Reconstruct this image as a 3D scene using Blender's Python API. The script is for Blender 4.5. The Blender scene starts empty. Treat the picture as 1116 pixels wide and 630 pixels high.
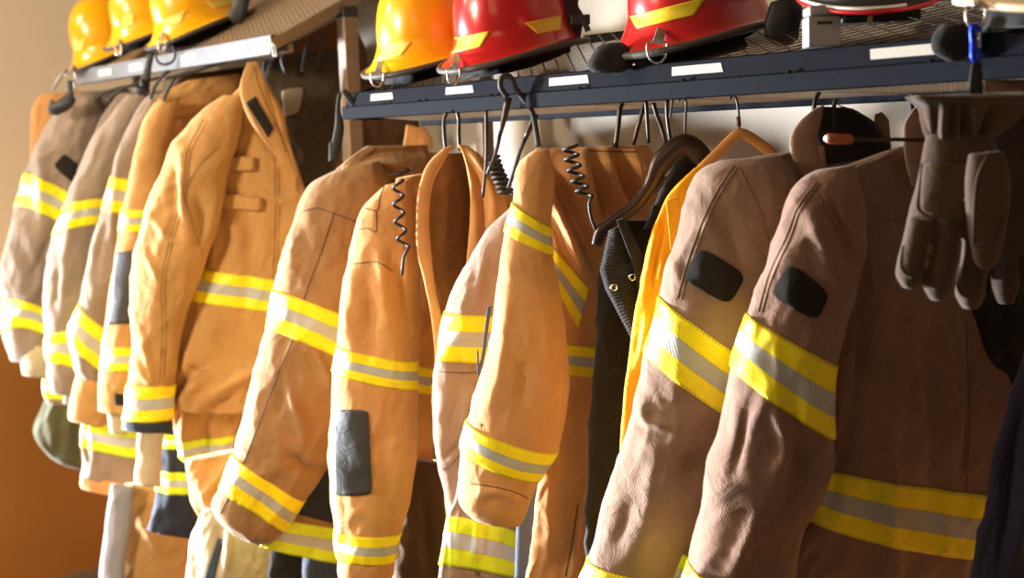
import bpy, math, random
import numpy as np
from mathutils import Vector, Matrix
from mathutils.bvhtree import BVHTree

random.seed(7)
SC = bpy.context.scene
COL = SC.collection

# ------------------------------------------------------------------ camera
FPX, CX, CY = 1400.0, 558.0, 315.0
CAM = np.array([0.0, 0.0, 1.62])
PITCH, ROLL = math.radians(6.8), math.radians(2.0)
FH = np.array([-0.8, 0.6, 0.0])
RH = np.array([0.6, 0.8, 0.0])
UP = np.array([0.0, 0.0, 1.0])
FWD = FH * math.cos(PITCH) - UP * math.sin(PITCH)
U0 = np.cross(RH, FWD)
RGT = RH * math.cos(ROLL) - U0 * math.sin(ROLL)
UPC = U0 * math.cos(ROLL) + RH * math.sin(ROLL)


def ray(px, py):
    return FWD + RGT * ((px - CX) / FPX) + UPC * ((CY - py) / FPX)


def at(px, py, t):
    d = ray(px, py)
    return CAM + d * (t / d.dot(FH))


def on_plane(px, py, p0, n):
    d = ray(px, py)
    return CAM + d * ((p0 - CAM).dot(n) / d.dot(n))


def on_y(px, py, y):
    d = ray(px, py)
    return CAM + d * ((y - CAM[1]) / d[1])


def proj(P):
    q = P - CAM
    z = q @ FWD
    return np.stack([CX + FPX * (q @ RGT) / z, CY - FPX * (q @ UPC) / z], -1)


cd = bpy.data.cameras.new('camera')
cam = bpy.data.objects.new('camera', cd)
COL.objects.link(cam)
m = Matrix.Identity(4)
for i in range(3):
    m[i][0], m[i][1], m[i][2], m[i][3] = RGT[i], UPC[i], -FWD[i], CAM[i]
cam.matrix_world = m
cd.sensor_width = 36.0
cd.lens = 36.0 * FPX / 1116.0
cd.clip_start = 0.05
cd.dof.use_dof = True
cd.dof.focus_distance = 2.65
cd.dof.aperture_fstop = 2.8
SC.camera = cam

# ------------------------------------------------------------------ noise
_rs = np.random.RandomState(3)
_perm = _rs.permutation(512)
_perm = np.concatenate([_perm, _perm, _perm])
_g = _rs.normal(size=(512, 3))
_g /= np.linalg.norm(_g, axis=1, keepdims=True)


def perlin(q):
    i = np.floor(q).astype(int)
    f = q - i
    w = f * f * f * (f * (f * 6 - 15) + 10)
    i &= 511
    out = 0
    for dx in (0, 1):
        wx = w[..., 0] if dx else 1 - w[..., 0]
        for dy in (0, 1):
            wy = w[..., 1] if dy else 1 - w[..., 1]
            for dz in (0, 1):
                wz = w[..., 2] if dz else 1 - w[..., 2]
                h = _perm[_perm[_perm[(i[..., 0] + dx) & 511] + ((i[..., 1] + dy) & 511)] + ((i[..., 2] + dz) & 511)]
                g = _g[h % 512]
                d = f - np.array([dx, dy, dz])
                out = out + wx * wy * wz * (g * d).sum(-1)
    return out


# ------------------------------------------------------------------ mesh building
ROOTM = {}


def link(o, parent=None, name=None):
    COL.objects.link(o)
    if parent is not None:
        o.parent = parent
    return o


def obj(name, verts, faces, mat, parent=None, uv=None, smooth=True, matidx=None):
    """verts in world space; faces list of tuples or (n,4) array."""
    verts = np.asarray(verts, dtype=float).reshape(-1, 3)
    M = None
    if parent is not None:
        r = parent
        while r.parent is not None:
            r = r.parent
        M = ROOTM[r.name]
        inv = np.array(M.inverted())
        verts = verts @ inv[:3, :3].T + inv[:3, 3]
    me = bpy.data.meshes.new(name)
    if isinstance(faces, np.ndarray):
        nf = len(faces)
        me.vertices.add(len(verts))
        me.vertices.foreach_set('co', verts.ravel())
        me.loops.add(nf * 4)
        me.loops.foreach_set('vertex_index', faces.ravel().astype(np.int32))
        me.polygons.add(nf)
        me.polygons.foreach_set('loop_start', np.arange(0, nf * 4, 4, dtype=np.int32))
        me.update(calc_edges=True)
        me.validate()
    else:
        me.from_pydata([tuple(v) for v in verts], [], [tuple(f) for f in faces])
        me.update()
    mats = mat if isinstance(mat, (list, tuple)) else [mat]
    for mm in mats:
        me.materials.append(mm)
    if matidx is not None:
        me.polygons.foreach_set('material_index', np.asarray(matidx, dtype=np.int32))
    if smooth:
        me.polygons.foreach_set('use_smooth', np.ones(len(me.polygons), dtype=bool))
    if uv is not None:
        ul = me.uv_layers.new(name='UVMap')
        li = np.zeros(len(me.loops), dtype=np.int32)
        me.loops.foreach_get('vertex_index', li)
        ul.data.foreach_set('uv', np.asarray(uv, dtype=float)[li].ravel())
    o = bpy.data.objects.new(name, me)
    link(o, parent)
    if parent is None:
        ROOTM[o.name] = Matrix.Identity(4)
    return o


def thing(name, label, cat, loc, group=None, matrix=None):
    o = bpy.data.objects.new(name, None)
    o.empty_display_size = 0.05
    COL.objects.link(o)
    M = matrix if matrix is not None else Matrix.Translation(Vector([float(v) for v in loc]))
    o.matrix_world = M
    ROOTM[o.name] = M
    tag(o, label, cat, group)
    return o


def tag(o, label, cat, group=None):
    o['label'] = label
    o['category'] = cat
    if group:
        o['group'] = group
    return o


def struct(o):
    o['kind'] = 'structure'
    return o


class MB:
    """collects plain shapes into one mesh (world space)"""

    def __init__(s):
        s.v, s.f, s.mi = [], [], []

    def add(s, v, f, mi=0):
        n = len(s.v)
        s.v += [tuple(map(float, p)) for p in v]
        s.f += [tuple(i + n for i in q) for q in f]
        s.mi += [mi] * len(f)
        return s

    def box(s, lo, hi, M=None, mi=0):
        x0, y0, z0 = lo
        x1, y1, z1 = hi
        v = np.array([[x0, y0, z0], [x1, y0, z0], [x1, y1, z0], [x0, y1, z0], [x0, y0, z1], [x1, y0, z1], [x1, y1, z1], [x0, y1, z1]], float)
        if M is not None:
            M = np.array(M)
            v = v @ M[:3, :3].T + M[:3, 3]
        return s.add(v, [(0, 3, 2, 1), (4, 5, 6, 7), (0, 1, 5, 4), (1, 2, 6, 5), (2, 3, 7, 6), (3, 0, 4, 7)], mi)

    def bar(s, p, q, w, h, up=(0, 0, 1), mi=0):
        """rectangular bar from p to q"""
        p, q, up = np.array(p, float), np.array(q, float), np.array(up, float)
        d = q - p
        d /= np.linalg.norm(d)
        a = np.cross(d, up)
        a /= np.linalg.norm(a)
        b = np.cross(a, d)
        v = []
        for e in (p, q):
            for sa, sb in ((-1, -1), (1, -1), (1, 1), (-1, 1)):
                v.append(e + a * sa * w / 2 + b * sb * h / 2)
        return s.add(v, [(3, 2, 1, 0), (4, 5, 6, 7), (0, 1, 5, 4), (1, 2, 6, 5), (2, 3, 7, 6), (3, 0, 4, 7)], mi)

    def prism(s, prof, x0, x1, mi=0):
        """(y, z) profile swept along x"""
        n = len(prof)
        v = [(x0, y, z) for y, z in prof] + [(x1, y, z) for y, z in prof]
        f = [(i, (i + 1) % n, n + (i + 1) % n, n + i) for i in range(n)]
        f += [tuple(range(n - 1, -1, -1)), tuple(range(n, 2 * n))]
        return s.add(v, f, mi)

    def tube(s, pts, r, seg=10, smooth=4, closed=False, mi=0, squash=1.0, sq_dir=None):
        v, f = tube_geo(pts, r, seg, smooth, closed, squash, sq_dir)
        return s.add(v, f, mi)

    def build(s, name, mat, parent=None, smooth=False, bevel=0.0):
        o = obj(name, s.v, s.f, mat, parent, smooth=smooth, matidx=s.mi)
        if bevel:
            b = o.modifiers.new('bevel', 'BEVEL')
            b.width = bevel
            b.segments = 2
            b.limit_method = 'ANGLE'
        return o


def spline(pts, k, closed=False):
    pts = np.array(pts, float)
    n = len(pts)
    if k <= 1 or n < 3:
        return pts
    out = []
    rng = range(n) if closed else range(n - 1)
    for i in rng:
        p0 = pts[(i - 1) % n] if (closed or i > 0) else 2 * pts[0] - pts[1]
        p1, p2 = pts[i], pts[(i + 1) % n]
        p3 = pts[(i + 2) % n] if (closed or i < n - 2) else 2 * pts[-1] - pts[-2]
        for j in range(k):
            t = j / k
            out.append(0.5 * ((2 * p1) + (p2 - p0) * t + (2 * p0 - 5 * p1 + 4 * p2 - p3) * t * t + (3 * p1 - p0 - 3 * p2 + p3) * t ** 3))
    if not closed:
        out.append(pts[-1])
    return np.array(out)


def tube_geo(pts, r, seg=10, smooth=4, closed=False, squash=1.0, sq_dir=None):
    P = spline(pts, smooth, closed)
    n = len(P)
    rr = np.interp(np.linspace(0, 1, n), np.linspace(0, 1, len(r)), r) if hasattr(r, '__len__') else np.full(n, r)
    T = np.roll(P, -1, 0) - np.roll(P, 1, 0)
    if not closed:
        T[0], T[-1] = P[1] - P[0], P[-1] - P[-2]
    T /= np.linalg.norm(T, axis=1, keepdims=True) + 1e-12
    ref = np.array(sq_dir if sq_dir is not None else ((0, 0, 1) if abs(T[0][2]) < 0.9 else (1, 0, 0)), float)
    a = np.cross(T[0], ref)
    a /= np.linalg.norm(a) + 1e-12
    v = []
    for i in range(n):
        if sq_dir is not None:
            a2 = np.cross(T[i], ref)
            if np.linalg.norm(a2) > 0.05:
                a = a2
        a = a - T[i] * a.dot(T[i])
        a /= np.linalg.norm(a) + 1e-12
        b = np.cross(T[i], a)
        for j in range(seg):
            th = 2 * math.pi * j / seg
            v.append(P[i] + a * math.cos(th) * rr[i] + b * math.sin(th) * rr[i] * squash)
    f = []
    m = n if closed else n - 1
    for i in range(m):
        for j in range(seg):
            i2, j2 = (i + 1) % n, (j + 1) % seg
            f.append((i * seg + j, i * seg + j2, i2 * seg + j2, i2 * seg + j))
    if not closed:
        f.append(tuple(range(seg - 1, -1, -1)))
        f.append(tuple(range((n - 1) * seg, n * seg)))
    return v, f


# ------------------------------------------------------------------ materials
def lin(c):
    return tuple(((x / 255) / 12.92 if x / 255 <= 0.04045 else ((x / 255 + 0.055) / 1.055) ** 2.4) for x in c)


def newmat(name):
    mt = bpy.data.materials.new(name)
    mt.use_nodes = True
    nt = mt.node_tree
    nt.nodes.clear()
    out = nt.nodes.new('ShaderNodeOutputMaterial')
    bs = nt.nodes.new('ShaderNodeBsdfPrincipled')
    nt.links.new(bs.outputs[0], out.inputs[0])
    return mt, nt, bs


def N(nt, typ, ins=None, **kw):
    n = nt.nodes.new(typ)
    for k, v in kw.items():
        setattr(n, k, v)
    for k, v in (ins or {}).items():
        if hasattr(v, 'is_output'):
            nt.links.new(v, n.inputs[k])
        else:
            n.inputs[k].default_value = v
    return n


def mixc(nt, fac, a, b, mode='MIX'):
    n = nt.nodes.new('ShaderNodeMix')
    n.data_type = 'RGBA'
    n.blend_type = mode
    for sock, val in ((n.inputs[0], fac), (n.inputs[6], a), (n.inputs[7], b)):
        if hasattr(val, 'is_output'):
            nt.links.new(val, sock)
        else:
            sock.default_value = val if not isinstance(val, tuple) or len(val) == 4 else (*val, 1)
    return n.outputs[2]


def fabric(name, rgb, rough=0.85, var=0.12, weave=1.0, wrinkle=1.0, sheen=0.15):
    mt, nt, bs = newmat(name)
    base = lin(rgb)
    tc = nt.nodes.new('ShaderNodeTexCoord')
    n1 = N(nt, 'ShaderNodeTexNoise', {'Vector': tc.outputs['Object'], 'Scale': 5.0, 'Detail': 5.0, 'Roughness': 0.65})
    n2 = N(nt, 'ShaderNodeTexNoise', {'Vector': tc.outputs['Object'], 'Scale': 38.0, 'Detail': 4.0, 'Roughness': 0.7})
    r1 = N(nt, 'ShaderNodeMapRange', {'Value': n1.outputs[0], 'From Min': 0.3, 'From Max': 0.7})
    dk = tuple(c * (1 - var * 1.4) for c in base)
    lt = tuple(min(1, c * (1 + var)) for c in base)
    c1 = mixc(nt, r1.outputs[0], (*dk, 1), (*lt, 1))
    r2 = N(nt, 'ShaderNodeMapRange', {'Value': n2.outputs[0], 'From Min': 0.56, 'From Max': 0.74, 'To Max': 0.30})
    c2 = mixc(nt, r2.outputs[0], c1, (*tuple(c * 0.6 for c in base), 1))
    nt.links.new(c2, bs.inputs['Base Color'])
    bs.inputs['Roughness'].default_value = rough
    bs.inputs['Specular IOR Level'].default_value = 0.25
    bs.inputs['Sheen Weight'].default_value = sheen
    bs.inputs['Sheen Roughness'].default_value = 0.5
    # weave and wrinkles
    uvn = nt.nodes.new('ShaderNodeUVMap')
    wv = N(nt, 'ShaderNodeTexWave', {'Vector': uvn.outputs[0], 'Scale': 130.0, 'Distortion': 0.6, 'Detail': 1.0}, wave_type='BANDS', bands_direction='DIAGONAL')
    nw = N(nt, 'ShaderNodeTexNoise', {'Vector': tc.outputs['Object'], 'Scale': 420.0, 'Detail': 1.0})
    ad = N(nt, 'ShaderNodeMath', {0: wv.outputs[1], 1: nw.outputs[0]}, operation='ADD')
    b1 = N(nt, 'ShaderNodeBump', {'Height': ad.outputs[0], 'Strength': 0.22 * weave, 'Distance': 0.0012})
    n3 = N(nt, 'ShaderNodeTexNoise', {'Vector': tc.outputs['Object'], 'Scale': 20.0, 'Detail': 5.0, 'Roughness': 0.6, 'Distortion': 1.2})
    b2 = N(nt, 'ShaderNodeBump', {'Height': n3.outputs[0], 'Strength': 0.4 * wrinkle, 'Distance': 0.012, 'Normal': b1.outputs[0]})
    nt.links.new(b2.outputs[0], bs.inputs['Normal'])
    return mt


def plain(name, rgb, rough=0.5, metal=0.0, noise=0.08, nscale=30.0, bump=0.0, bscale=80.0, coat=0.0, spec=0.5):
    mt, nt, bs = newmat(name)
    base = lin(rgb)
    tc = nt.nodes.new('ShaderNodeTexCoord')
    n1 = N(nt, 'ShaderNodeTexNoise', {'Vector': tc.outputs['Object'], 'Scale': nscale, 'Detail': 5.0, 'Roughness': 0.65})
    r1 = N(nt, 'ShaderNodeMapRange', {'Value': n1.outputs[0], 'From Min': 0.3, 'From Max': 0.7})
    c = mixc(nt, r1.outputs[0], (*tuple(x * (1 - noise) for x in base), 1), (*tuple(min(1, x * (1 + noise)) for x in base), 1))
    nt.links.new(c, bs.inputs['Base Color'])
    bs.inputs['Roughness'].default_value = rough
    bs.inputs['Metallic'].default_value = metal
    bs.inputs['Coat Weight'].default_value = coat
    bs.inputs['Coat Roughness'].default_value = 0.12
    bs.inputs['Specular IOR Level'].default_value = spec
    if bump:
        n2 = N(nt, 'ShaderNodeTexNoise', {'Vector': tc.outputs['Object'], 'Scale': bscale, 'Detail': 3.0})
        b = N(nt, 'ShaderNodeBump', {'Height': n2.outputs[0], 'Strength': bump, 'Distance': 0.003})
        nt.links.new(b.outputs[0], bs.inputs['Normal'])
    return mt


def stripe_mat(name, yellow, silver=(176, 172, 166)):
    """three bands across v: yellow, silver, yellow, with stitched edges"""
    mt, nt, bs = newmat(name)
    uv = nt.nodes.new('ShaderNodeUVMap')
    sp = N(nt, 'ShaderNodeSeparateXYZ', {0: uv.outputs[0]})
    y, s = lin(yellow), lin(silver)
    ramp = nt.nodes.new('ShaderNodeValToRGB')
    ramp.color_ramp.interpolation = 'CONSTANT'
    el = ramp.color_ramp.elements
    el[0].position, el[0].color = 0.0, (*y, 1)
    el[1].position, el[1].color = 0.355, (*s, 1)
    e = el.new(0.655)
    e.color = (*y, 1)
    nt.links.new(sp.outputs[1], ramp.inputs[0])
    # stitches: dashes near the outer edges
    edge = nt.nodes.new('ShaderNodeValToRGB')
    edge.color_ramp.interpolation = 'CONSTANT'
    el = edge.color_ramp.elements
    el[0].position, el[0].color = 0.0, (1, 1, 1, 1)
    el[1].position, el[1].color = 0.05, (0, 0, 0, 1)
    for p, c in ((0.335, 1), (0.36, 0), (0.645, 1), (0.67, 0), (0.95, 1)):
        e = el.new(p)
        e.color = (c, c, c, 1)
    nt.links.new(sp.outputs[1], edge.inputs[0])
    sw = N(nt, 'ShaderNodeMath', {0: sp.outputs[0], 1: 1500.0}, operation='MULTIPLY')
    sn = N(nt, 'ShaderNodeMath', {0: sw.outputs[0]}, operation='SINE')
    gt = N(nt, 'ShaderNodeMath', {0: sn.outputs[0], 1: -0.2}, operation='GREATER_THAN')
    ml = N(nt, 'ShaderNodeMath', {0: edge.outputs[0], 1: gt.outputs[0]}, operation='MULTIPLY')
    ml2 = N(nt, 'ShaderNodeMath', {0: ml.outputs[0], 1: 0.45}, operation='MULTIPLY')
    c = mixc(nt, ml2.outputs[0], ramp.outputs[0], (0.25, 0.16, 0.03, 1))
    tc = nt.nodes.new('ShaderNodeTexCoord')
    n1 = N(nt, 'ShaderNodeTexNoise', {'Vector': tc.outputs['Object'], 'Scale': 30.0, 'Detail': 6.0, 'Roughness': 0.7})
    r1 = N(nt, 'ShaderNodeMapRange', {'Value': n1.outputs[0], 'From Min': 0.52, 'From Max': 0.8, 'To Max': 0.4})
    c = mixc(nt, r1.outputs[0], c, (0.30, 0.22, 0.08, 1))
    nt.links.new(c, bs.inputs['Base Color'])
    bs.inputs['Roughness'].default_value = 0.5
    bs.inputs['Specular IOR Level'].default_value = 0.4
    wv = N(nt, 'ShaderNodeTexWave', {'Vector': N(nt, 'ShaderNodeCombineXYZ', {0: sp.outputs[0], 1: N(nt, 'ShaderNodeMath', {0: sp.outputs[1], 1: 0.08}, operation='MULTIPLY').outputs[0]}).outputs[0], 'Scale': 110.0}, bands_direction='DIAGONAL')
    b1 = N(nt, 'ShaderNodeBump', {'Height': wv.outputs[1], 'Strength': 0.3, 'Distance': 0.001})
    b2 = N(nt, 'ShaderNodeBump', {'Height': n1.outputs[0], 'Strength': 0.4, 'Distance': 0.004, 'Normal': b1.outputs[0]})
    nt.links.new(b2.outputs[0], bs.inputs['Normal'])
    return mt


# ------------------------------------------------------------------ lofted garments
class Loft:
    """A padded, closed tube of cloth through stations. Each station is the left and right
    edge of the piece as read off the photo, set on an upright plane at its own distance;
    the piece gets real thickness either side of that plane."""

    def __init__(s, st, t, ang=0.0, ratio=0.55, ex=2.05, seed=0, amp=(0.013, 0.008, 0.0028), folds=(), bmax=0.11, lf=(7, 2.2), tilt=0.0):
        st = [tuple(q) for q in st]
        s.n = len(st)
        a0 = math.atan2(-0.6, 0.8) + math.radians(ang)
        s.nrm = np.array([math.cos(a0), math.sin(a0), math.sin(math.radians(tilt))])
        s.nrm /= np.linalg.norm(s.nrm)
        mx = np.mean([(q[0] + q[2]) / 2 for q in st])
        my = np.mean([(q[1] + q[3]) / 2 for q in st])
        p0 = at(mx, my, t)
        s.L = np.array([on_plane(q[0], q[1], p0, s.nrm) for q in st])
        s.R = np.array([on_plane(q[2], q[3], p0, s.nrm) for q in st])
        s.bow = np.array([(q[4] if len(q) > 4 else 0.0) * t / FPX for q in st])
        s.rat = np.array([(q[5] if len(q) > 5 else ratio) for q in st])
        mid = np.array([((q[0] + q[2]) / 2, (q[1] + q[3]) / 2) for q in st])
        d = np.linalg.norm(np.diff(mid, axis=0), axis=1)
        s.x = np.concatenate([[0], np.cumsum(np.maximum(d, 1.0))])
        s.len3 = s.x * t / FPX
        s.t, s.ex, s.seed, s.amp, s.bmax, s.lf = t, ex, seed, amp, bmax, lf
        s.folds = folds
        s.wpx = max(np.hypot(q[2] - q[0], q[3] - q[1]) for q in st)

    def _her(s, A, V):
        A = A if A.ndim > 1 else A[:, None]
        h = np.diff(s.x)[:, None]
        dl = np.diff(A, axis=0) / h
        m = np.zeros_like(A)
        m[0], m[-1] = dl[0], dl[-1]
        if s.n > 2:
            w0, w1 = h[1:], h[:-1]
            m[1:-1] = (dl[:-1] * w0 + dl[1:] * w1) / (w0 + w1)
        i = np.clip(np.floor(V).astype(int), 0, s.n - 2)
        f = (V - i)[..., None]
        hh = h[i]
        h00 = 2 * f ** 3 - 3 * f ** 2 + 1
        h10 = f ** 3 - 2 * f ** 2 + f
        h01 = -2 * f ** 3 + 3 * f ** 2
        h11 = f ** 3 - f ** 2
        return h00 * A[i] + h10 * hh * m[i] + h01 * A[i + 1] + h11 * hh * m[i + 1]

    def ev(s, U, V, off=0.0):
        """U, V arrays -> world points and uv"""
        L, R = s._her(s.L, V), s._her(s.R, V)
        bow = s._her(s.bow, V)[..., 0]
        rat = s._her(s.rat, V)[..., 0]
        c, a = (L + R) / 2, (R - L) / 2
        w = np.linalg.norm(a, axis=-1)
        th = 2 * math.pi * U
        ct, sn = np.cos(th), np.sin(th)
        p = 2.0 / s.ex
        cc, ss = np.sign(ct) * np.abs(ct) ** p, np.sign(sn) * np.abs(sn) ** p
        b = np.minimum(w * rat, s.bmax)
        ah = a / (w[..., None] + 1e-9)
        Nn = ah * (ct * b)[..., None] + s.nrm * (sn * w)[..., None]
        Nn /= np.linalg.norm(Nn, axis=-1, keepdims=True) + 1e-9
        P = c + a * cc[..., None] + s.nrm * (ss * b)[..., None]
        P = P - UP * (bow * np.maximum(sn, 0))[..., None]
        ln = np.interp(V, np.arange(s.n), s.len3)
        q = np.stack([ct * w, sn * w, ln], -1)
        o = s.seed * 13.7
        fs, fl = s.lf
        sc = np.clip(w / 0.06, 0.25, 1.0)
        d = s.amp[0] * perlin(q * np.array([fs, fs, fl]) + o)
        qa = q + 0.05 * np.stack([perlin(q * 5 + o + 3), perlin(q * 5 + o + 9), perlin(q * 5 + o + 17)], -1)
        r = 1 - 2.4 * np.abs(perlin(qa * np.array([10.0, 10.0, 7.0]) + o + 31))
        d = d + s.amp[1] * np.clip(r, -0.5, 1)
        r2 = 1 - 2.4 * np.abs(perlin(qa * np.array([24.0, 24.0, 17.0]) + o + 47))
        d = d + s.amp[2] * np.clip(r2, -0.5, 1)
        d = d * sc
        if s.folds:
            px = proj(P)
            fr = np.clip((sn + 0.3) / 0.3, 0, 1)
            for pl, wd, am in s.folds:
                pl = spline(np.array(pl, float), 5)
                best = np.full(px.shape[:-1], 1e9)
                arc = np.zeros(px.shape[:-1])
                sl = np.concatenate([[0], np.cumsum(np.linalg.norm(np.diff(pl, axis=0), axis=1))])
                for k in range(len(pl) - 1):
                    p, e = pl[k], pl[k + 1] - pl[k]
                    tt = np.clip(((px - p) @ e) / (e @ e), 0, 1)
                    dd = np.linalg.norm(px - (p + tt[..., None] * e), axis=-1)
                    arc = np.where(dd < best, (sl[k] + tt * (sl[k + 1] - sl[k])) / sl[-1], arc)
                    best = np.minimum(best, dd)
                tap = np.sin(np.pi * np.clip(0.08 + 0.84 * arc, 0, 1)) ** 0.8
                wv = wd * (1.25 + 0.9 * (1 - tap))
                d = d + 1.35 * am * tap * np.exp(-(best / wv) ** 2) * fr
        P = P + Nn * (d + off)[..., None]
        uv = np.stack([th * w * 0.5 * 1.3, ln], -1)
        return P, uv

    def mesh(s, name, mat, parent, nu=None, step=None):
        nu = nu or int(np.clip(s.wpx * 1.5, 40, 150))
        step = step or (2.4 if s.wpx > 60 else 2.8)
        nv = max(12, int(s.x[-1] / step))
        xs = np.linspace(0, s.x[-1], nv)
        V1 = np.interp(xs, s.x, np.arange(s.n))
        U, V = np.meshgrid(np.arange(nu) / nu, V1)
        P, uv = s.ev(U, V)
        v = P.reshape(-1, 3)
        i, j = np.meshgrid(np.arange(nv - 1), np.arange(nu), indexing='ij')
        j2 = (j + 1) % nu
        f = np.stack([i * nu + j, (i + 1) * nu + j, (i + 1) * nu + j2, i * nu + j2], -1).reshape(-1, 4)
        # end caps (slightly drawn in)
        uvf = uv.reshape(-1, 2)
        capv, capf, capuv = [], [], []
        base = len(v)
        for row, flip in ((0, False), (nv - 1, True)):
            ring = v[row * nu:(row + 1) * nu]
            cen = ring.mean(0)
            prev = np.arange(row * nu, (row + 1) * nu)
            for k, dz in (((0.66, 0), (0.33, 0), (0.02, 0)) if not flip else ((0.93, 0.0), (0.86, 0.012), (0.7, 0.05), (0.02, 0.06))):
                start = base + sum(len(x) for x in capv)
                capv.append(cen + (ring - cen) * k + UP * dz)
                capuv.append(uvf[row * nu:(row + 1) * nu])
                cur = np.arange(start, start + nu)
                q = np.stack([prev, np.roll(prev, -1), np.roll(cur, -1), cur], -1)
                capf.append(q[:, ::-1] if flip else q)
                prev = cur
        v = np.concatenate([v] + capv)
        f = np.concatenate([f] + capf)
        uvf = np.concatenate([uvf] + capuv)
        o = obj(name, v, f, mat, parent, uv=uvf)
        s.bvh = BVHTree.FromPolygons([tuple(x) for x in v], [tuple(int(k) for k in x) for x in f])
        return o

    def stripe(s, v0, v1, mat, parent, name='reflective_stripe', off=0.003, nu=None, rows=14):
        nu = nu or int(np.clip(s.wpx * 1.5, 40, 150))
        fr = np.concatenate([[0], np.linspace(0, 1, rows), [1]])
        oo = np.full(rows + 2, off)
        oo[0] = oo[-1] = -0.004
        U, Fv = np.meshgrid(np.arange(nu + 1) / nu, fr)
        O = np.repeat(oo[:, None], nu + 1, 1)
        P, uv = s.ev(U, v0 + (v1 - v0) * Fv, O)
        uv[..., 1] = Fv
        nn, mm = P.shape[0], nu + 1
        i, j = np.meshgrid(np.arange(nn - 1), np.arange(nu), indexing='ij')
        f = np.stack([i * mm + j, (i + 1) * mm + j, (i + 1) * mm + j + 1, i * mm + j + 1], -1).reshape(-1, 4)
        return obj(name, P.reshape(-1, 3), f, mat, parent, uv=uv.reshape(-1, 2))


def cast(bvh, px, py, t):
    d = Vector(ray(px, py)).normalized()
    h = bvh.ray_cast(Vector(CAM), d)
    if h[0] is None or (np.array(h[0]) - CAM).dot(FH) > t + 0.35:
        q = at(px, py, t)
        h = bvh.find_nearest(Vector(q))
        nr = h[1]
        if nr.dot(d) > 0:
            nr = -nr
        return np.array(h[0]), np.array(nr)
    nr = h[1]
    if nr.dot(d) > 0:
        nr = -nr
    return np.array(h[0]), np.array(nr)


def patch(bvh, quad, t, name, mat, parent, thick=0.004, nx=18, ny=18, rnd=0.0, base=0.003):
    """a flat piece sewn on: quad TL TR BR BL read off the photo, laid on the cloth"""
    q = np.array(quad, float)
    P, NR, UV = [], [], []
    for j in range(ny):
        for i in range(nx):
            a, b = i / (nx - 1), j / (ny - 1)
            sa, sb = 2 * a - 1, 2 * b - 1
            if rnd:
                k = 1 - rnd * (sa * sa * sb * sb) ** 2
                sa, sb = sa * k, sb * k
            a2, b2 = (sa + 1) / 2, (sb + 1) / 2
            p = (q[0] * (1 - a2) + q[1] * a2) * (1 - b2) + (q[3] * (1 - a2) + q[2] * a2) * b2
            h, nr = cast(bvh, p[0], p[1], t)
            P.append(h)
            NR.append(nr)
            UV.append((a * 0.12, b))
    P, NR = np.array(P).reshape(ny, nx, 3), np.array(NR).reshape(ny, nx, 3)
    mean = NR.mean((0, 1))
    NR = NR * 0.4 + mean * 0.6
    NR /= np.linalg.norm(NR, axis=-1, keepdims=True)
    for _ in range(3):
        Q = P.copy()
        Q[1:-1, 1:-1] = (P[:-2, 1:-1] + P[2:, 1:-1] + P[1:-1, :-2] + P[1:-1, 2:]) / 4
        P = Q
    top = P + NR * (thick)
    bot = P - NR * base
    v = np.concatenate([top.reshape(-1, 3), bot.reshape(-1, 3)])
    n = nx * ny
    f = []
    for j in range(ny - 1):
        for i in range(nx - 1):
            a = j * nx + i
            f.append((a, a + nx, a + nx + 1, a + 1))
            f.append((n + a, n + a + 1, n + a + nx + 1, n + a + nx))
    for i in range(nx - 1):
        f.append((i, i + 1, n + i + 1, n + i))
        a = (ny - 1) * nx + i
        f.append((a + 1, a, n + a, n + a + 1))
    for j in range(ny - 1):
        a = j * nx
        f.append((a + nx, a, n + a, n + a + nx))
        a = j * nx + nx - 1
        f.append((a, a + nx, n + a + nx, n + a))
    return obj(name, v, f, mat, parent, uv=np.array(UV + UV))


def stitch(bvh, lines, t, mat, parent, r=0.0011, name='stitching'):
    """seam lines lying on the cloth"""
    for pl in lines:
        mb = MB()
        P = spline(np.array(pl, float), 6)
        seg = []
        for p in P:
            h, nr = cast(bvh, p[0], p[1], t)
            seg.append(h + nr * 0.0006)
        v, f = tube_geo(np.array(seg), r, 6, 1)
        mb.add(v, f)
        mb.build(name, mat, parent, smooth=True)

# ------------------------------------------------------------------ shared materials
M_TAN = fabric('tan_cloth', (186, 138, 80))
M_TAN2 = fabric('khaki_cloth', (205, 146, 88))
M_ORANGE = fabric('amber_tan_cloth', (208, 150, 96))
M_TAUPE = fabric('taupe_cloth', (140, 120, 103), var=0.16)
M_TAUPE2 = fabric('grey_taupe_cloth', (158, 130, 112), var=0.14)
M_BROWN = fabric('brown_cloth', (152, 114, 74), var=0.14)
M_COCOA = fabric('cocoa_cloth', (142, 112, 92), var=0.14)
M_COCOA2 = fabric('dark_cocoa_cloth', (134, 102, 84), var=0.14)
M_LINING = fabric('brown_lining', (112, 70, 30))  # lining brown, taken darker for the shade inside the open coat
M_DKBROWN = fabric('dark_brown_cloth', (84, 58, 34))
M_CREAM = fabric('cream_knit', (182, 162, 132), weave=1.6)
M_OLIVE = fabric('olive_cloth', (84, 78, 52))
M_NAVY = fabric('navy_cloth', (44, 46, 58))
M_PURPLE = fabric('dark_navy_cloth', (48, 42, 60))
M_LAV = fabric('pale_grey_cloth', (146, 138, 138))
M_BLACKCLOTH = fabric('black_cloth', (34, 28, 24))
M_BLUEGREY = fabric('blue_grey_cloth', (70, 80, 98))
M_RAIN = fabric('yellow_raincoat_cloth', (242, 166, 14), rough=0.6, weave=0.4, sheen=0.0)
M_PATCH = fabric('dark_pile_patch', (36, 27, 18), weave=2.5, wrinkle=1.4, sheen=0.0)
M_REINF = fabric('charcoal_leather_patch', (66, 64, 64), rough=0.6, weave=0.5, sheen=0.0)
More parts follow.
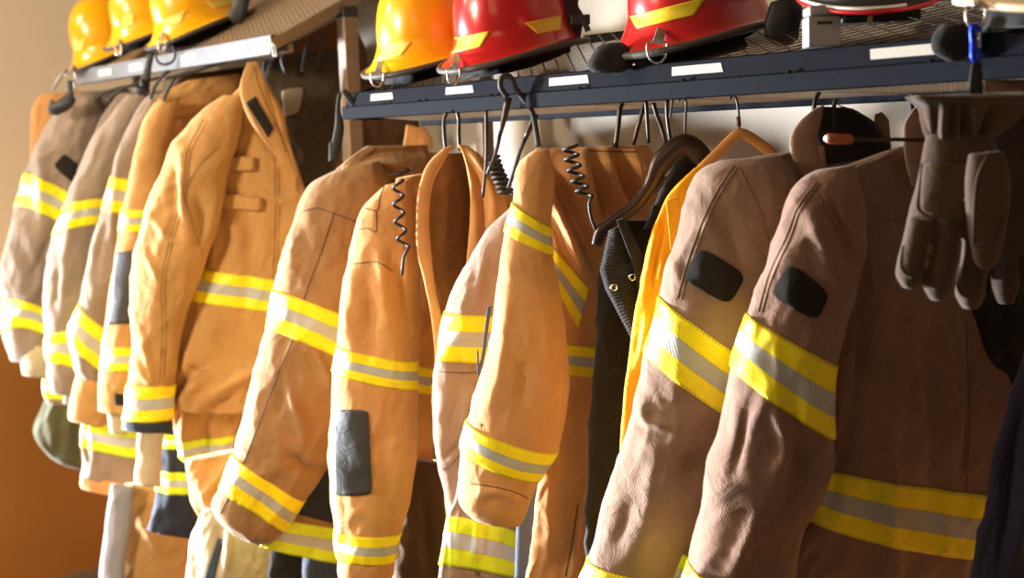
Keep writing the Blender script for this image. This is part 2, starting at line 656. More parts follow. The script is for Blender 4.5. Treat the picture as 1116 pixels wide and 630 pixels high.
M_GLOVE = fabric('grey_brown_suede', (86, 66, 52), rough=0.95, weave=0.5, wrinkle=0.8, sheen=0.25)
M_GLOVE2 = fabric('dark_suede', (70, 54, 43), rough=0.95, weave=0.5, wrinkle=0.8, sheen=0.25)
M_STITCHC = plain('cocoa_thread', (118, 90, 72), 0.9)
M_STITCH = plain('brown_thread', (132, 92, 52), 0.9)
M_STITCHD = plain('dark_thread', (98, 73, 57), 0.9)
M_STRIPE = stripe_mat('yellow_silver_stripe', (250, 226, 12))
M_STRIPE_COOL = stripe_mat('cool_tinted_stripe', (222, 240, 40), (190, 192, 196))  # same yellow stripe, tinted lime to put cooler light into its colour
M_BEAM = plain('blue_black_paint', (22, 23, 29), 0.6, 0.0, 0.15, 60, bump=0.25, bscale=260, spec=0.02)
M_BEAMW = plain('pale_grey_paint', (128, 130, 137), 0.4, 0.1, 0.06, 20, bump=0.15, bscale=160)
M_STEEL = plain('brown_grey_steel', (134, 112, 92), 0.5, 0.35, 0.15, 40)
M_MESHM = plain('expanded_metal', (74, 60, 48), 0.5, 0.5, 0.15, 60)
M_MESHT = plain('tan_expanded_metal', (150, 124, 96), 0.5, 0.4, 0.15, 60)
M_PAPER = plain('paper_label', (166, 158, 146), 0.8, 0, 0.10, 220)
M_BLACK = plain('black_rubber', (30, 27, 25), 0.55, 0, 0.1, 60, bump=0.2)
M_TRIM = plain('grey_rubber_trim', (72, 66, 60), 0.6, 0, 0.1, 60, bump=0.15)
M_CHROME = plain('chrome', (214, 208, 200), 0.22, 1.0, 0.05)
M_DKMETAL = plain('dark_wire', (70, 62, 54), 0.4, 0.8, 0.1)
M_GALV = plain('galvanised_metal', (150, 148, 148), 0.5, 0.3, 0.08, 30)
M_YEL = plain('yellow_helmet_shell', (246, 172, 5), 0.3, 0, 0.04, 12, bump=0.05, coat=0.3)
M_RED = plain('red_helmet_shell', (186, 26, 26), 0.25, 0, 0.06, 12, bump=0.05, coat=0.5)
M_HBLACK = plain('black_helmet_shell', (34, 30, 28), 0.7, 0, 0.1, 30, bump=0.15)
M_HCREAM = plain('cream_helmet_shell', (222, 196, 160), 0.5, 0, 0.08, 25)
M_REFL = plain('yellow_reflector', (236, 208, 40), 0.4, 0, 0.1, 40)
M_REFLP = plain('pale_yellow_reflector', (240, 206, 84), 0.45, 0, 0.14, 30)
M_WHITE = plain('white_edge', (226, 216, 204), 0.5)
M_REDEDGE = plain('red_edge', (190, 24, 30), 0.35)
M_WOODL = plain('light_wood', (190, 130, 66), 0.45, 0, 0.2, 18)
M_WOODD = plain('dark_wood', (48, 24, 13), 0.4, 0, 0.25, 18, coat=0.15)
M_BLUE = plain('blue_anodised', (24, 60, 210), 0.3, 0.5)
M_ORTIP = plain('orange_plastic', (176, 82, 40), 0.5)
M_VISOR = plain('grey_visor', (112, 100, 84), 0.35)
M_YTAPE = plain('yellow_tape', (206, 160, 20), 0.5)

# ------------------------------------------------------------------ the room
FZ = -0.45
YB, XL = 2.42, -5.95          # back wall, left wall


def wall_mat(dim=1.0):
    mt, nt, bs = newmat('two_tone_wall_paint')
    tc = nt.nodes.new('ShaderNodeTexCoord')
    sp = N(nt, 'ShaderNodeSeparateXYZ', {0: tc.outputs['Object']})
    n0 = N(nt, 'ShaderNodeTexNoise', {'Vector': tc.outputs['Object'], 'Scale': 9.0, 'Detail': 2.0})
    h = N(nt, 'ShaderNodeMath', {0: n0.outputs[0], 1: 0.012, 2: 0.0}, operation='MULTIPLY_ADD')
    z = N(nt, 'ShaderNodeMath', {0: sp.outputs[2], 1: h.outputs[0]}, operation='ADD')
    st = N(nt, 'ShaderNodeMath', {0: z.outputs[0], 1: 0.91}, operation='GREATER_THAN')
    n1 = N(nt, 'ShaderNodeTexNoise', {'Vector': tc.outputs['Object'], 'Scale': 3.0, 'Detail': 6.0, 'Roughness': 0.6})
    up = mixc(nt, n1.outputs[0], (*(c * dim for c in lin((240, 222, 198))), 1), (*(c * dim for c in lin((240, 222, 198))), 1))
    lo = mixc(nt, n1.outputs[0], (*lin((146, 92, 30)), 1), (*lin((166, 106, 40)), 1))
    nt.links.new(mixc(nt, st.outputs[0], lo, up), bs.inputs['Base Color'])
    bs.inputs['Roughness'].default_value = 0.7
    n2 = N(nt, 'ShaderNodeTexNoise', {'Vector': tc.outputs['Object'], 'Scale': 70.0, 'Detail': 4.0})
    b = N(nt, 'ShaderNodeBump', {'Height': n2.outputs[0], 'Strength': 0.25, 'Distance': 0.004})
    nt.links.new(b.outputs[0], bs.inputs['Normal'])
    return mt


M_WALL = wall_mat()
M_WALL_SHADE = wall_mat(0.34)  # left wall's paint, upper tone darkened to stand in for shade
M_FLOOR = plain('dark_concrete', (62, 56, 50), 0.6, 0, 0.15, 6, bump=0.2)
struct(MB().box((XL - 0.15, YB, FZ), (0.8, YB + 0.15, 4.6)).build('wall_back', M_WALL_SHADE))
struct(MB().box((XL - 0.15, 1.22, FZ), (XL, YB, 4.6)).build('wall_left', M_WALL))
struct(MB().box((-11.0, -4.5, FZ - 0.1), (1.5, YB + 0.15, FZ)).build('floor', M_FLOOR))
struct(MB().box((XL, YB - 0.015, FZ), (0.8, YB, FZ + 0.1)).build('baseboard_back', M_STEEL, bevel=0.004))
struct(MB().box((XL, 1.22, FZ), (XL + 0.015, YB - 0.015, FZ + 0.1)).build('baseboard_left', M_STEEL, bevel=0.004))


# ------------------------------------------------------------------ helmet racks
def mesh_panel(name, mat, parent, x0, x1, ya, za, yb, zb, pitch=0.052, asp=0.78, w=0.0032, th=0.0016):
    """expanded-metal shelf: two families of slanted strands, clipped to the panel"""
    L = math.hypot(yb - ya, zb - za)
    ey = np.array([0, (yb - ya) / L, (zb - za) / L])
    o = np.array([0, ya, za])
    nrm = np.array([0, -(zb - za) / L, (yb - ya) / L])
    mb = MB()
    dx = L / asp
    for sgn in (1, -1):
        x = x0 - dx
        while x < x1 + dx:
            a, b = x, x + sgn * dx
            # clip to x0..x1
            ta, tb = 0.0, 1.0
            d = b - a
            lo, hi = (x0 - a) / d, (x1 - a) / d
            if lo > hi:
                lo, hi = hi, lo
            ta, tb = max(ta, lo), min(tb, hi)
            if tb - ta > 0.02:
                P = o + np.array([a + d * ta, 0, 0]) + ey * L * ta
                Q = o + np.array([a + d * tb, 0, 0]) + ey * L * tb
                mb.bar(P, Q, w, th, up=nrm)
            x += pitch
    return mb.build(name, mat, parent)


def label_on(parent, px0, px1, zc, h, ysurf, slant, mat=M_PAPER):
    """paper label stuck on the beam"""
    xa, xb = on_y(px0, 80, ysurf)[0], on_y(px1, 80, ysurf)[0]
    mb = MB()
    z0, z1 = zc - h / 2, zc + h / 2
    ya, yb2 = ysurf, ysurf + slant
    v = []
    for dy in (-0.0012, 0.0012):
        v += [(xa + 0.004, ya + dy, z0), (xb + 0.006, ya + dy, z0), (xb - 0.004, yb2 + dy, z1), (xa, yb2 + dy, z1)]
    mb.add(v, [(0, 1, 2, 3), (7, 6, 5, 4), (0, 4, 5, 1), (1, 5, 6, 2), (2, 6, 7, 3), (3, 7, 4, 0)])
    return mb.build('name_label', mat, parent)


YF = 1.79
# near rack ----------------------------------------------------------
zt = (on_y(655, 76, YF)[2] + on_y(900, 53, YF)[2] + on_y(420, 96, YF)[2]) / 3
zf = (on_y(655, 95, YF)[2] + on_y(900, 78.5, YF)[2] + on_y(420, 112.5, YF)[2]) / 3
zb = (on_y(655, 114, YF)[2] + on_y(900, 99.5, YF)[2] + on_y(420, 125, YF)[2]) / 3
RX0 = on_y(372, 110, YF)[0]
RX1 = -0.55
rack = thing('helmet_rack', 'dark blue-black painted rack with paper labels and a mesh shelf, holding the red helmets', 'rack', ((RX0 + RX1) / 2, 2.0, 0))
mb = MB()
mb.prism([(YF + 0.012, zf), (YF + 0.018, zt), (YF + 0.028, zt + 0.002), (YF + 0.05, zt), (YF + 0.05, zt - 0.006), (YF + 0.026, zt - 0.006), (YF + 0.022, zf)], RX0, RX1)
mb.prism([(YF, zb), (YF, zf), (YF + 0.022, zf + 0.002), (YF + 0.022, zf - 0.004), (YF + 0.006, zf - 0.006), (YF + 0.006, zb + 0.004), (YF + 0.05, zb + 0.004), (YF + 0.05, zb)], RX0, RX1)
mb.build('front_beam', M_BEAM, rack, bevel=0.0018)
for px in (417, 456, 534, 631, 744, 859, 1014):
    q = on_y(px, 90, YF)
    mb = MB()
    mb.tube([(q[0] - 0.008, YF + 0.004, zf), (q[0], YF + 0.001, zf + 0.002), (q[0] + 0.008, YF + 0.004, zf + 0.001)], [0.001, 0.0042, 0.001], 8, 3)
    mb.build('weld', M_BEAM, rack, smooth=True)
zh0 = on_y(655, 119, 2.06)[2]
zh1 = on_y(655, 127, 2.06)[2]
MB().box((RX0, 2.045, zh1), (RX1, 2.075, zh0)).build('hanging_rail', M_BEAM, rack, bevel=0.003)
mesh_panel('under_panel', M_MESHT, rack, RX0 + 0.02, RX1, YF + 0.05, zb + 0.006, 2.043, zh0 - 0.004, pitch=0.03, asp=0.5, w=0.010)
NSL0, NSL1 = (YF + 0.045, zt - 0.004), (2.26, zt + 0.125)
mesh_panel('shelf_mesh', M_MESHM, rack, RX0 + 0.02, RX1, NSL0[0], NSL0[1], NSL1[0], NSL1[1])
mb = MB()
mb.bar((RX0, NSL1[0], NSL1[1] - 0.01), (RX1, NSL1[0], NSL1[1] - 0.01), 0.025, 0.02)
mb.build('rear_beam', M_BEAM, rack, bevel=0.002)
for x in (RX0 + 0.012, RX1 - 0.012):
    mb = MB()
    mb.bar((x, YF + 0.03, zt - 0.015), (x, NSL1[0], NSL1[1] - 0.014), 0.02, 0.026)
    mb.bar((x, YF + 0.03, zb + 0.012), (x, 2.2, zb + 0.012), 0.02, 0.03)
    mb.build('side_rail', M_BEAM, rack, bevel=0.002)
for x in (RX0 + 0.02, RX1 - 0.02):
    MB().box((x - 0.02, 2.24, FZ), (x + 0.02, 2.28, NSL1[1])).build('post', M_STEEL, rack, bevel=0.003)
for a, b in ((402, 426), (484, 514), (597, 640), (731, 786), (947, 1018)):
    label_on(rack, a, b, (zt + zf) / 2 + 0.002, (zt - zf) * 0.46, YF + 0.0128, 0.0042)

# far rack -----------------------------------------------------------
z1t = (on_y(85, 78.2, YF)[2] + on_y(285, 36.4, YF)[2]) / 2
z1b = (on_y(85, 93.8, YF)[2] + on_y(285, 57.4, YF)[2]) / 2
FX0, FX1 = on_y(80, 85, YF)[0], on_y(294, 50, YF)[0]
rack1 = thing('helmet_rack', 'pale grey fronted rack in the corner holding three yellow helmets', 'rack', ((FX0 + FX1) / 2, 2.0, 0))
mb = MB()
mb.prism([(YF, z1b), (YF + 0.004, z1t), (YF + 0.04, z1t), (YF + 0.04, z1t - 0.004), (YF + 0.008, z1t - 0.004), (YF + 0.004, z1b + 0.004), (YF + 0.035, z1b + 0.004), (YF + 0.035, z1b)], FX0, FX1)
mb.build('front_beam', M_BEAMW, rack1, bevel=0.0015)
PY = 2.06
e0 = on_y(300, 57, YF)
pr = on_y(392, -6, 2.10)
zs0, zs1 = z1b + 0.02, pr[2]
slope1 = (zs1 - zs0) / (2.10 - YF)
YR = 2.30
zr = zs0 + slope1 * (YR - YF)
mesh_panel('shelf_mesh', M_MESHT, rack1, FX0, FX1 + 0.012, YF + 0.03, zs0 + 0.03, YR, zr + 0.012, pitch=0.034, asp=0.5, w=0.009)
for x in (FX0 + 0.01, FX1 + 0.0):
    MB().bar((x, YF + 0.006, zs0 + 0.006), (x, YR, zr - 0.008), 0.022, 0.034).build('side_rail', M_STEEL, rack1, bevel=0.002)
MB().bar((FX0, YR, zr - 0.01), (FX1, YR, zr - 0.01), 0.03, 0.025).build('rear_beam', M_STEEL, rack1, bevel=0.002)
MB().box((FX0, 1.85, z1b + 0.006), (FX1, 1.87, z1b + 0.03)).build('hanging_rail', M_STEEL, rack1, bevel=0.002)
for x in (FX0 + 0.025, FX1 - 0.0):
    zp = zs0 + slope1 * (PY - YF) - 0.02
    p = MB().box((x - 0.024, PY - 0.024, FZ), (x + 0.024, PY + 0.024, zp)).build('post', M_STEEL, rack1, bevel=0.003)
    MB().box((x - 0.026, PY - 0.026, zp - 0.03), (x + 0.026, PY + 0.026, zp + 0.004)).build('post_cap', M_BLACK, rack1, bevel=0.003)
mb = MB()
c = on_y(298, 54, YF)
for pts in ([(-.008, 0, .018), (.012, 0, .012), (.02, 0, -.022), (0, 0, -.018)],):
    mb.tube([c + np.array(p) for p in pts], 0.0035, 6, 1, closed=True)
mb.build('end_clip', M_GALV, rack1, smooth=True)
for a, b in ((107, 121), (141, 155), (198, 214), (250, 270)):
    label_on(rack1, a, b, (z1t + z1b) / 2, (z1t - z1b) * 0.42, YF - 0.0002, 0.0018, M_WHITE)


# ------------------------------------------------------------------ helmets
def shelf_z(y, x):
    if x > -3.4:
        return NSL0[1] + (y - NSL0[0]) * (NSL1[1] - NSL0[1]) / (NSL1[0] - NSL0[0])
    return zs0 + 0.03 + (y - YF - 0.03) * (zr + 0.012 - zs0 - 0.03) / (YR - YF - 0.03)


def helmet(label, px, py, yc, tilt, yaw, sc, mat, stickers=(), ring=None, trim=M_TRIM, wid=1.0, high=0.175, curtain=0.05, dome=1.0, seed=1, trim_r=0.0075, refl=M_REFL, group=None, ringsize=(14, 16), roll=0.0):
    C0 = on_y(px, py, yc)
    yw = math.radians(yaw)
    T = math.radians(tilt)
    ex = np.array([math.sin(yw), -math.cos(yw), 0.0])
    z = UP
    ex2 = ex * math.cos(T) - z * math.sin(T)
    ez = z * math.cos(T) + ex * math.sin(T)
    ey = np.cross(ez, ex2)
    rl = math.radians(roll)
    ey, ez = ey * math.cos(rl) + ez * math.sin(rl), ez * math.cos(rl) - ey * math.sin(rl)
    M = Matrix.Identity(4)
    for i in range(3):
        M[i][0], M[i][1], M[i][2], M[i][3] = ex2[i] * sc, ey[i] * sc, ez[i] * sc, C0[i]
    h = thing('fire_helmet', label, 'helmet', C0, group, matrix=M)
    Mn = np.array(M)
    W = lambda v: np.asarray(v) @ Mn[:3, :3].T + Mn[:3, 3]
    nphi = 96
    ph = np.arange(nphi) / nphi * 2 * math.pi
    cp, sp = np.cos(ph), np.sin(ph)
    front = np.clip(cp, 0, 1)
    back = np.clip(-cp, 0, 1)
    brx = np.where(cp > 0, 0.200, 0.184) * cp
    bry = 0.152 * wid * np.sign(sp) * np.abs(sp) ** 0.92
    brz = -0.018 * front ** 1.6 - 0.012 * back ** 2
    dmx, dmy = 0.146 * dome * cp, 0.122 * dome * np.sign(sp) * np.abs(sp) ** 0.95
    rows = []
    rows.append(np.stack([brx * 0.86, bry * 0.86, brz + 0.001], -1))
    rows.append(np.stack([brx * 0.985, bry * 0.985, brz - 0.004], -1))
    rows.append(np.stack([brx, bry, brz], -1))
    for k in np.linspace(0.08, 1, 10):
        e = k ** 0.8
        zz = brz * (1 - k) + 0.045 * k ** 2.0 + 0.004
        rows.append(np.stack([brx * (1 - e) + dmx * e, bry * (1 - e) + dmy * e, zz], -1))
    H = high - 0.049
    for k in np.linspace(0.04, 1, 26):
        th = k * math.pi / 2
        rr = math.cos(th) ** 0.72
        zz = 0.049 + H * math.sin(th) ** 1.05
        ridge = 0.0
        rows.append(np.stack([dmx * max(rr, 0.004), dmy * max(rr, 0.004), np.full(nphi, zz) + ridge], -1))
    # low ridges running over the crown
    V = np.array(rows)
    crown = np.clip((V[..., 2] - 0.06) / 0.06, 0, 1)
    V[..., 2] += 0.006 * crown * np.exp(-(V[..., 1] / 0.012) ** 2)
    V[..., 2] += 0.004 * crown * np.exp(-((np.abs(V[..., 1]) - 0.06) / 0.010) ** 2)
    nr = len(rows)
    i, j = np.meshgrid(np.arange(nr - 1), np.arange(nphi), indexing='ij')
    j2 = (j + 1) % nphi
    f = np.stack([i * nphi + j, i * nphi + j2, (i + 1) * nphi + j2, (i + 1) * nphi + j], -1).reshape(-1, 4)
    vw = W(V.reshape(-1, 3))
    obj('shell', vw, f, mat, h)
    bvh = BVHTree.FromPolygons([tuple(x) for x in vw], [tuple(int(k) for k in x) for x in f])
    ed = W(np.stack([brx, bry, brz - 0.002], -1))
    v, ff = tube_geo(ed[::2], trim_r * sc, 8, 2, True)
    obj('brim_trim', v, ff, trim, h)
    # padded liner and headband under the brim
    nl = 14
    lv = []
    for k in range(nl):
        e = k / (nl - 1)
        s0 = 0.80 - 0.10 * math.sin(e * math.pi) - (0.35 if e > 0.92 else 0)
        zz = 0.0 - curtain * e
        lv.append(np.stack([brx * s0, bry * s0, brz * (1 - e) + zz], -1))
    lv = np.array(lv)
    q = lv * 22 + seed * 5.1
    lv[..., :2] *= (1 + 0.16 * perlin(q))[..., None]
    lv[..., 2] += 0.010 * perlin(q * 0.7 + 9)
    i, j = np.meshgrid(np.arange(nl - 1), np.arange(nphi), indexing='ij')
    j2 = (j + 1) % nphi
    f2 = [tuple(x) for x in np.stack([i * nphi + j, (i + 1) * nphi + j, (i + 1) * nphi + j2, i * nphi + j2], -1).reshape(-1, 4)]
    f2.append(tuple(range((nl - 1) * nphi + nphi - 1, (nl - 1) * nphi - 1, -1)))
    f2.append(tuple(range(nphi)))
    lw = W(lv.reshape(-1, 3))
    lw[:, 2] = np.maximum(lw[:, 2], shelf_z(lw[:, 1], C0[0]) + 0.006)
    lw[:, 2] = np.where(lw[:, 1] < YF + 0.05, np.maximum(lw[:, 2], shelf_z(YF + 0.05, C0[0]) + 0.006), lw[:, 2])
    obj('liner', lw, f2, M_BLACKCLOTH, h)
    print('HELMET', label[:24], 'brim clearance', round(float((vw[:, 2] - shelf_z(vw[:, 1], C0[0]))[vw[:, 1] > YF + 0.05].min()), 3))
    t0 = (C0 - CAM).dot(FH)
    for k, qd in enumerate(stickers):
        patch(bvh, qd, t0, 'reflector', refl, h, thick=0.0025, nx=18, ny=10, base=0.002)
    if ring:
        (ax, ay), (bx, by) = ring
        ha, na = cast(bvh, ax, ay, t0)
        tt = (ha - CAM).dot(FH)
        for kk in (0.3, 0.6, 1.0):
            for ox in (-4, 0, 4):
                hh_ = bvh.ray_cast(Vector(CAM), Vector(ray(ax * (1 - kk) + bx * kk + ox, ay * (1 - kk) + by * kk)).normalized())
                if hh_[0] is not None:
                    tt = min(tt, (np.array(hh_[0]) - CAM).dot(FH))
        tt -= 0.024
        tb = tt - 0.004
        P0 = ha + na * 0.004
        P1 = at((ax * 0.35 + bx * 0.65), (ay * 0.35 + by * 0.65), tb)
        P2 = at(bx, by, tb + 0.006)
        k = t0 / FPX
        mb2 = MB()
        for a, b in ((P0, P1), (P1, P2)):
            mb2.bar(a, b, ringsize[0] * 0.5 * k, 0.003, up=-FH)
        mb2.build('ring_bracket', M_GALV, h, bevel=0.0008)
        w, hh = ringsize[0] * k / 2, ringsize[1] * k
        cpt = P2
        D = []
        for (dx, dz) in ((-0.95, 0.02), (-1.0, -0.3), (-0.85, -0.7), (-0.45, -0.97), (0, -1.05), (0.45, -0.97), (0.85, -0.7), (1.0, -0.3), (0.95, 0.02), (0.4, 0.06), (-0.4, 0.06)):
            D.append(cpt + RGT * dx * w + UPC * dz * hh)
        mb2 = MB()
        mb2.tube(D, max(0.0022, 0.0024 * sc), 8, 3, closed=True)
        mb2.build('hanging_ring', M_CHROME, h, smooth=True)
    h['_'] = 0
    del h['_']
    return h, bvh, t0


def blob(name, st, t, mat, parent, ang=0, ratio=0.5, seed=0, amp=(0.008, 0.006, 0.003), **kw):
    L = Loft(st, t, ang, ratio, seed=seed, amp=amp, **kw)
    L.mesh(name, mat, parent)
    return L


YG = 'yellow helmets on the corner rack'
helmet('yellow helmet at the wall end of the corner rack, its ring hanging past the beam', 122, 56, 1.93, 19, 6, 1.0, M_YEL,
       [[(80, 47), (93, 43), (91, 54), (81, 56)]], ((80, 72), (77, 79)), refl=M_REFLP, seed=1, ringsize=(9, 20), high=0.225)
helmet('yellow helmet squeezed between the two other yellow helmets on the corner rack', 168, 32, 1.93, 17, 6, 1.02, M_YEL,
       [[(134, 18), (146, 14), (146, 27), (134, 31)]], ((130, 44), (129, 50)), refl=M_REFLP, seed=2, ringsize=(7, 10), high=0.21)
h3, b3, t3 = helmet('yellow helmet beside the open end of the corner rack, black strap behind it', 219, 26, 1.95, 19, 2, 1.08, M_YEL,
       [[(179, 21), (203, 11), (197, 25), (179, 28)], [(225, 2), (259, -3), (256, 5), (233, 9)]], ((178, 36), (176, 43)), refl=M_REFLP, seed=3, ringsize=(8, 13), high=0.21)
hy, by_, ty_ = helmet('yellow helmet on the blue-black rack, left of the red one', 474, 62, 1.97, 9, 10, 1.08, M_YEL,
       [[(401, 48), (449, 46), (438, 60), (401, 68)]], ((416, 68), (411, 80)), refl=M_REFLP, seed=4, ringsize=(13, 13), high=0.215)
hr, br_, tr_ = helmet('red helmet in the middle of the rack, next to the yellow helmet', 562, 53, 1.97, 10, 6, 1.06, M_RED,
       [[(487, 43), (534, 34), (524, 51), (488, 59)], [(572, 25), (611, 17), (611, 33), (586, 37)]], ((500, 61), (494, 75)), seed=5, ringsize=(13, 15), high=0.225)
hr2, br2, tr2 = helmet('red helmet resting on a black hood, with one long yellow reflector', 762, 34, 1.99, 9, 4, 1.07, M_RED,
       [[(687, 18), (770, -3), (756, 17), (694, 31)]], ((722, 33), (716, 47)), seed=6, ringsize=(20, 19), high=0.2, curtain=0.03)
hb, bb_, tb_ = helmet('black helmet with a red and white brim edge, behind the metal box', 950, -7, 1.96, 10, 40, 0.86, M_HBLACK, (), None, trim=M_REDEDGE, trim_r=.0042, seed=7, curtain=0.03, high=0.2, dome=1.12)
hc, bc_, tc_ = helmet('cream helmet at the right end of the rack with a blue carabiner on its ring', 1150, -6, 1.90, 5, 40, 0.95, M_HCREAM, (), ((1067, 3), (1063, 9)), trim=M_HCREAM, seed=8, ringsize=(20, 20), curtain=0.06)

# white bead along the black helmet's brim
Mb = np.array(ROOTM[hb.name])
pts = []
for a in np.linspace(-1.25, 0.35, 12):
    ca, sa = math.cos(a), math.sin(a)
    p = np.array([0.200 * ca, 0.152 * np.sign(sa) * abs(sa) ** 0.92, -0.018 * max(ca, 0) ** 1.6 + 0.006, 1.0])
    p[:2] *= 1.005
    pts.append((Mb @ p)[:3])
mb = MB()
mb.tube(pts, 0.0028, 8, 3)
mb.build('white_bead', M_WHITE, hb, smooth=True)

# straps and cloth that belong to the helmets
blob('chin_strap', [(611, -8, 632, -8), (612, 8, 630, 6), (614, 22, 636, 18), (616, 36, 634, 32), (618, 44, 632, 42)], 3.22, M_BLACK, hr, seed=21, ratio=0.4, amp=(.004, .003, .001))
mb = MB()
mb.bar(at(622, 22, 3.15), at(643, 21, 3.15), 0.024, 0.010, up=-FH)
mb.bar(at(634, 17, 3.14), at(641, 34, 3.14), 0.014, 0.012, up=-FH)
mb.build('buckle', M_BLACK, hr, bevel=0.002)
blob('hood', [(662, 47, 676, 46), (652, 53, 684, 52), (645, 63, 688, 64), (641, 72, 684, 74), (646, 79, 672, 80)], 2.66, M_BLACKCLOTH, hr2, seed=22, ratio=0.5)
blob('neck_curtain', [(700, 52, 810, 42), (692, 62, 812, 52), (694, 70, 790, 60), (706, 76, 745, 70)], 2.66, M_BLACKCLOTH, hr2, seed=23, ratio=0.3, amp=(.003, .002, .001))
blob('ratchet_strap', [(842, 2, 866, -4), (838, 18, 872, 12), (836, 32, 868, 30), (842, 46, 864, 46), (848, 50, 858, 50)], 2.62, M_BLACK, hr2, seed=24, ratio=0.5, amp=(.01, .01, .004))
blob('black_strap', [(258, -10, 276, -12), (254, 6, 270, 6), (250, 20, 266, 20), (256, 26, 262, 26)], 4.55, M_BLACK, h3, seed=25, ratio=0.3)
blob('ear_flap', [(1028, 27, 1062, 26), (1020, 36, 1064, 34), (1017, 48, 1060, 46), (1022, 60, 1054, 60), (1034, 67, 1046, 67)], 2.02, M_BLACKCLOTH, hc, seed=26, ratio=0.5)
M_GEAR = fabric('dark_olive_gear_cloth', (58, 46, 30))

# ------------------------------------------------------------------ garments
CG = 'coats hanging under the racks'


def coat(label, px, py, t, cat='coat', name='hanging_coat', group=CG):
    return thing(name, label, cat, at(px, py, t), group)


def part(name, st, t, mat, parent, stripes=(), smat=None, sname='reflective_stripe', **kw):
    L = Loft(st, t, **kw)
    o = L.mesh(name, mat, parent)
    for a, b in stripes:
        L.stripe(a, b, smat or M_STRIPE, o, sname)
    L.o = o
    return L


# --- J0: tan coat against the wall ---------------------------------------
g = coat('tan coat showing only its edge against the bare left wall', 60, 230, 5.42)
part('body', [(47, 103, 88, 99), (40, 112, 100, 110), (36, 140, 100, 140), (33, 200, 96, 200), (34, 290, 92, 290), (40, 350, 90, 350)], 5.42, M_TAN2, g, ang=15, ratio=0.22, seed=1)

# --- J1: leftmost grey-taupe coat ----------------------------------------
g = coat('grey-taupe coat nearest the left wall, dark patch on the upper arm', 60, 260, 5.2)
part('body', [(88, 100, 140, 97), (70, 116, 150, 113), (62, 200, 136, 200), (58, 300, 128, 300), (52, 390, 120, 390), (49, 412, 118, 416), (50, 434, 118, 438), (52, 440, 116, 442)], 5.25, M_TAUPE, g, [(5, 6)], M_STRIPE_COOL, ang=22, ratio=0.2, seed=2)
L = part('sleeve', [(84, 106, 108, 101), (66, 120, 114, 120), (48, 152, 106, 160), (30, 193, 90, 222, -11), (19, 231, 76, 253, -14), (7, 272, 63, 285, -4), (2, 305, 58, 314), (6, 334, 57, 344, -14), (6, 366, 58, 372, -14), (14, 392, 57, 395)], 5.13, M_TAUPE, g, [(3, 4), (7, 8)], ratio=0.6, seed=3,
         folds=[([(46, 150), (46, 260)], 5, .012), ([(30, 255), (44, 300), (30, 340)], 4, .008), ([(58, 250), (36, 300)], 3, -.008)])
patch(L.bvh, [(70, 167), (88, 182), (80, 200), (58, 181)], 5.13, 'arm_patch', M_PATCH, L.o, rnd=.1, nx=10, ny=10)
part('wristlet', [(27, 374, 52, 377), (25, 394, 54, 400), (27, 408, 53, 412)], 5.1, M_CREAM, g, ratio=0.5, seed=4)

# --- olive bag ------------------------------------------------------------
g = coat('dark olive cloth bag hanging low beside the brown wall', 75, 470, 5.4, 'bag', 'hanging_bag', None)
part('body', [(56, 425, 96, 430), (47, 445, 104, 450), (38, 470, 109, 476), (46, 487, 110, 496), (64, 504, 109, 507), (80, 510, 104, 510)], 5.4, M_OLIVE, g, ratio=0.4, ang=10, seed=5, amp=(.015, .008, .003), lf=(14, 2),
     folds=[([(70, 440), (62, 500)], 4, -.012), ([(85, 440), (84, 505)], 4, -.012)])

# --- J2 -------------------------------------------------------------------
g = coat('grey-taupe coat second from the left wall, stripes level across the arm', 95, 280, 5.0)
part('body', [(132, 102, 190, 98), (118, 120, 196, 112), (105, 200, 178, 200), (100, 300, 160, 300), (80, 400, 140, 400), (70, 440, 130, 440)], 5.02, M_TAUPE, g, ang=22, ratio=0.18, seed=6)
part('sleeve', [(140, 104, 160, 102), (126, 120, 162, 118), (108, 142, 154, 142), (92, 175, 136, 180), (73, 226, 118, 218, -4), (61, 257, 112, 246, -4), (54, 285, 104, 286), (50, 325, 98, 328), (52, 370, 90, 362, -6), (54, 394, 88, 404, -4), (54, 418, 84, 424), (56, 428, 82, 430)], 4.92, M_TAUPE, g, [(4, 5), (8, 9)], ratio=0.6, seed=7,
     folds=[([(88, 200), (72, 280), (68, 330)], 4, .008), ([(66, 290), (60, 340)], 3, -.007), ([(120, 130), (96, 200)], 4, -.006)])

# --- J3 -------------------------------------------------------------------
g = coat('taupe coat with diagonal cuff stripes and a tan wristlet, third from the wall', 115, 290, 4.78)
part('body', [(165, 104, 215, 92), (155, 120, 220, 112), (142, 200, 200, 200), (130, 300, 185, 300), (110, 400, 160, 400), (108, 440, 150, 440)], 4.82, M_TAUPE2, g, ang=22, ratio=0.18, seed=8)
part('sleeve', [(160, 106, 180, 101), (147, 124, 176, 120), (135, 152, 164, 155), (122, 192, 146, 196), (112, 229, 140, 233), (100, 266, 135, 275), (94, 300, 127, 315), (88, 332, 119, 358), (76, 366, 113, 403), (83, 402, 112, 428)], 4.74, M_TAUPE, g, [(3, 4), (7, 8)], ratio=0.6, seed=9,
     folds=[([(130, 160), (122, 250), (126, 290)], 3, .006), ([(115, 240), (104, 300)], 3, -.006), ([(84, 400), (106, 424)], 2.5, .006)])
part('wristlet', [(85, 404, 112, 418), (79, 428, 113, 438), (76, 448, 112, 458), (76, 456, 111, 464)], 4.72, M_TAN, g, ratio=0.5, seed=10)

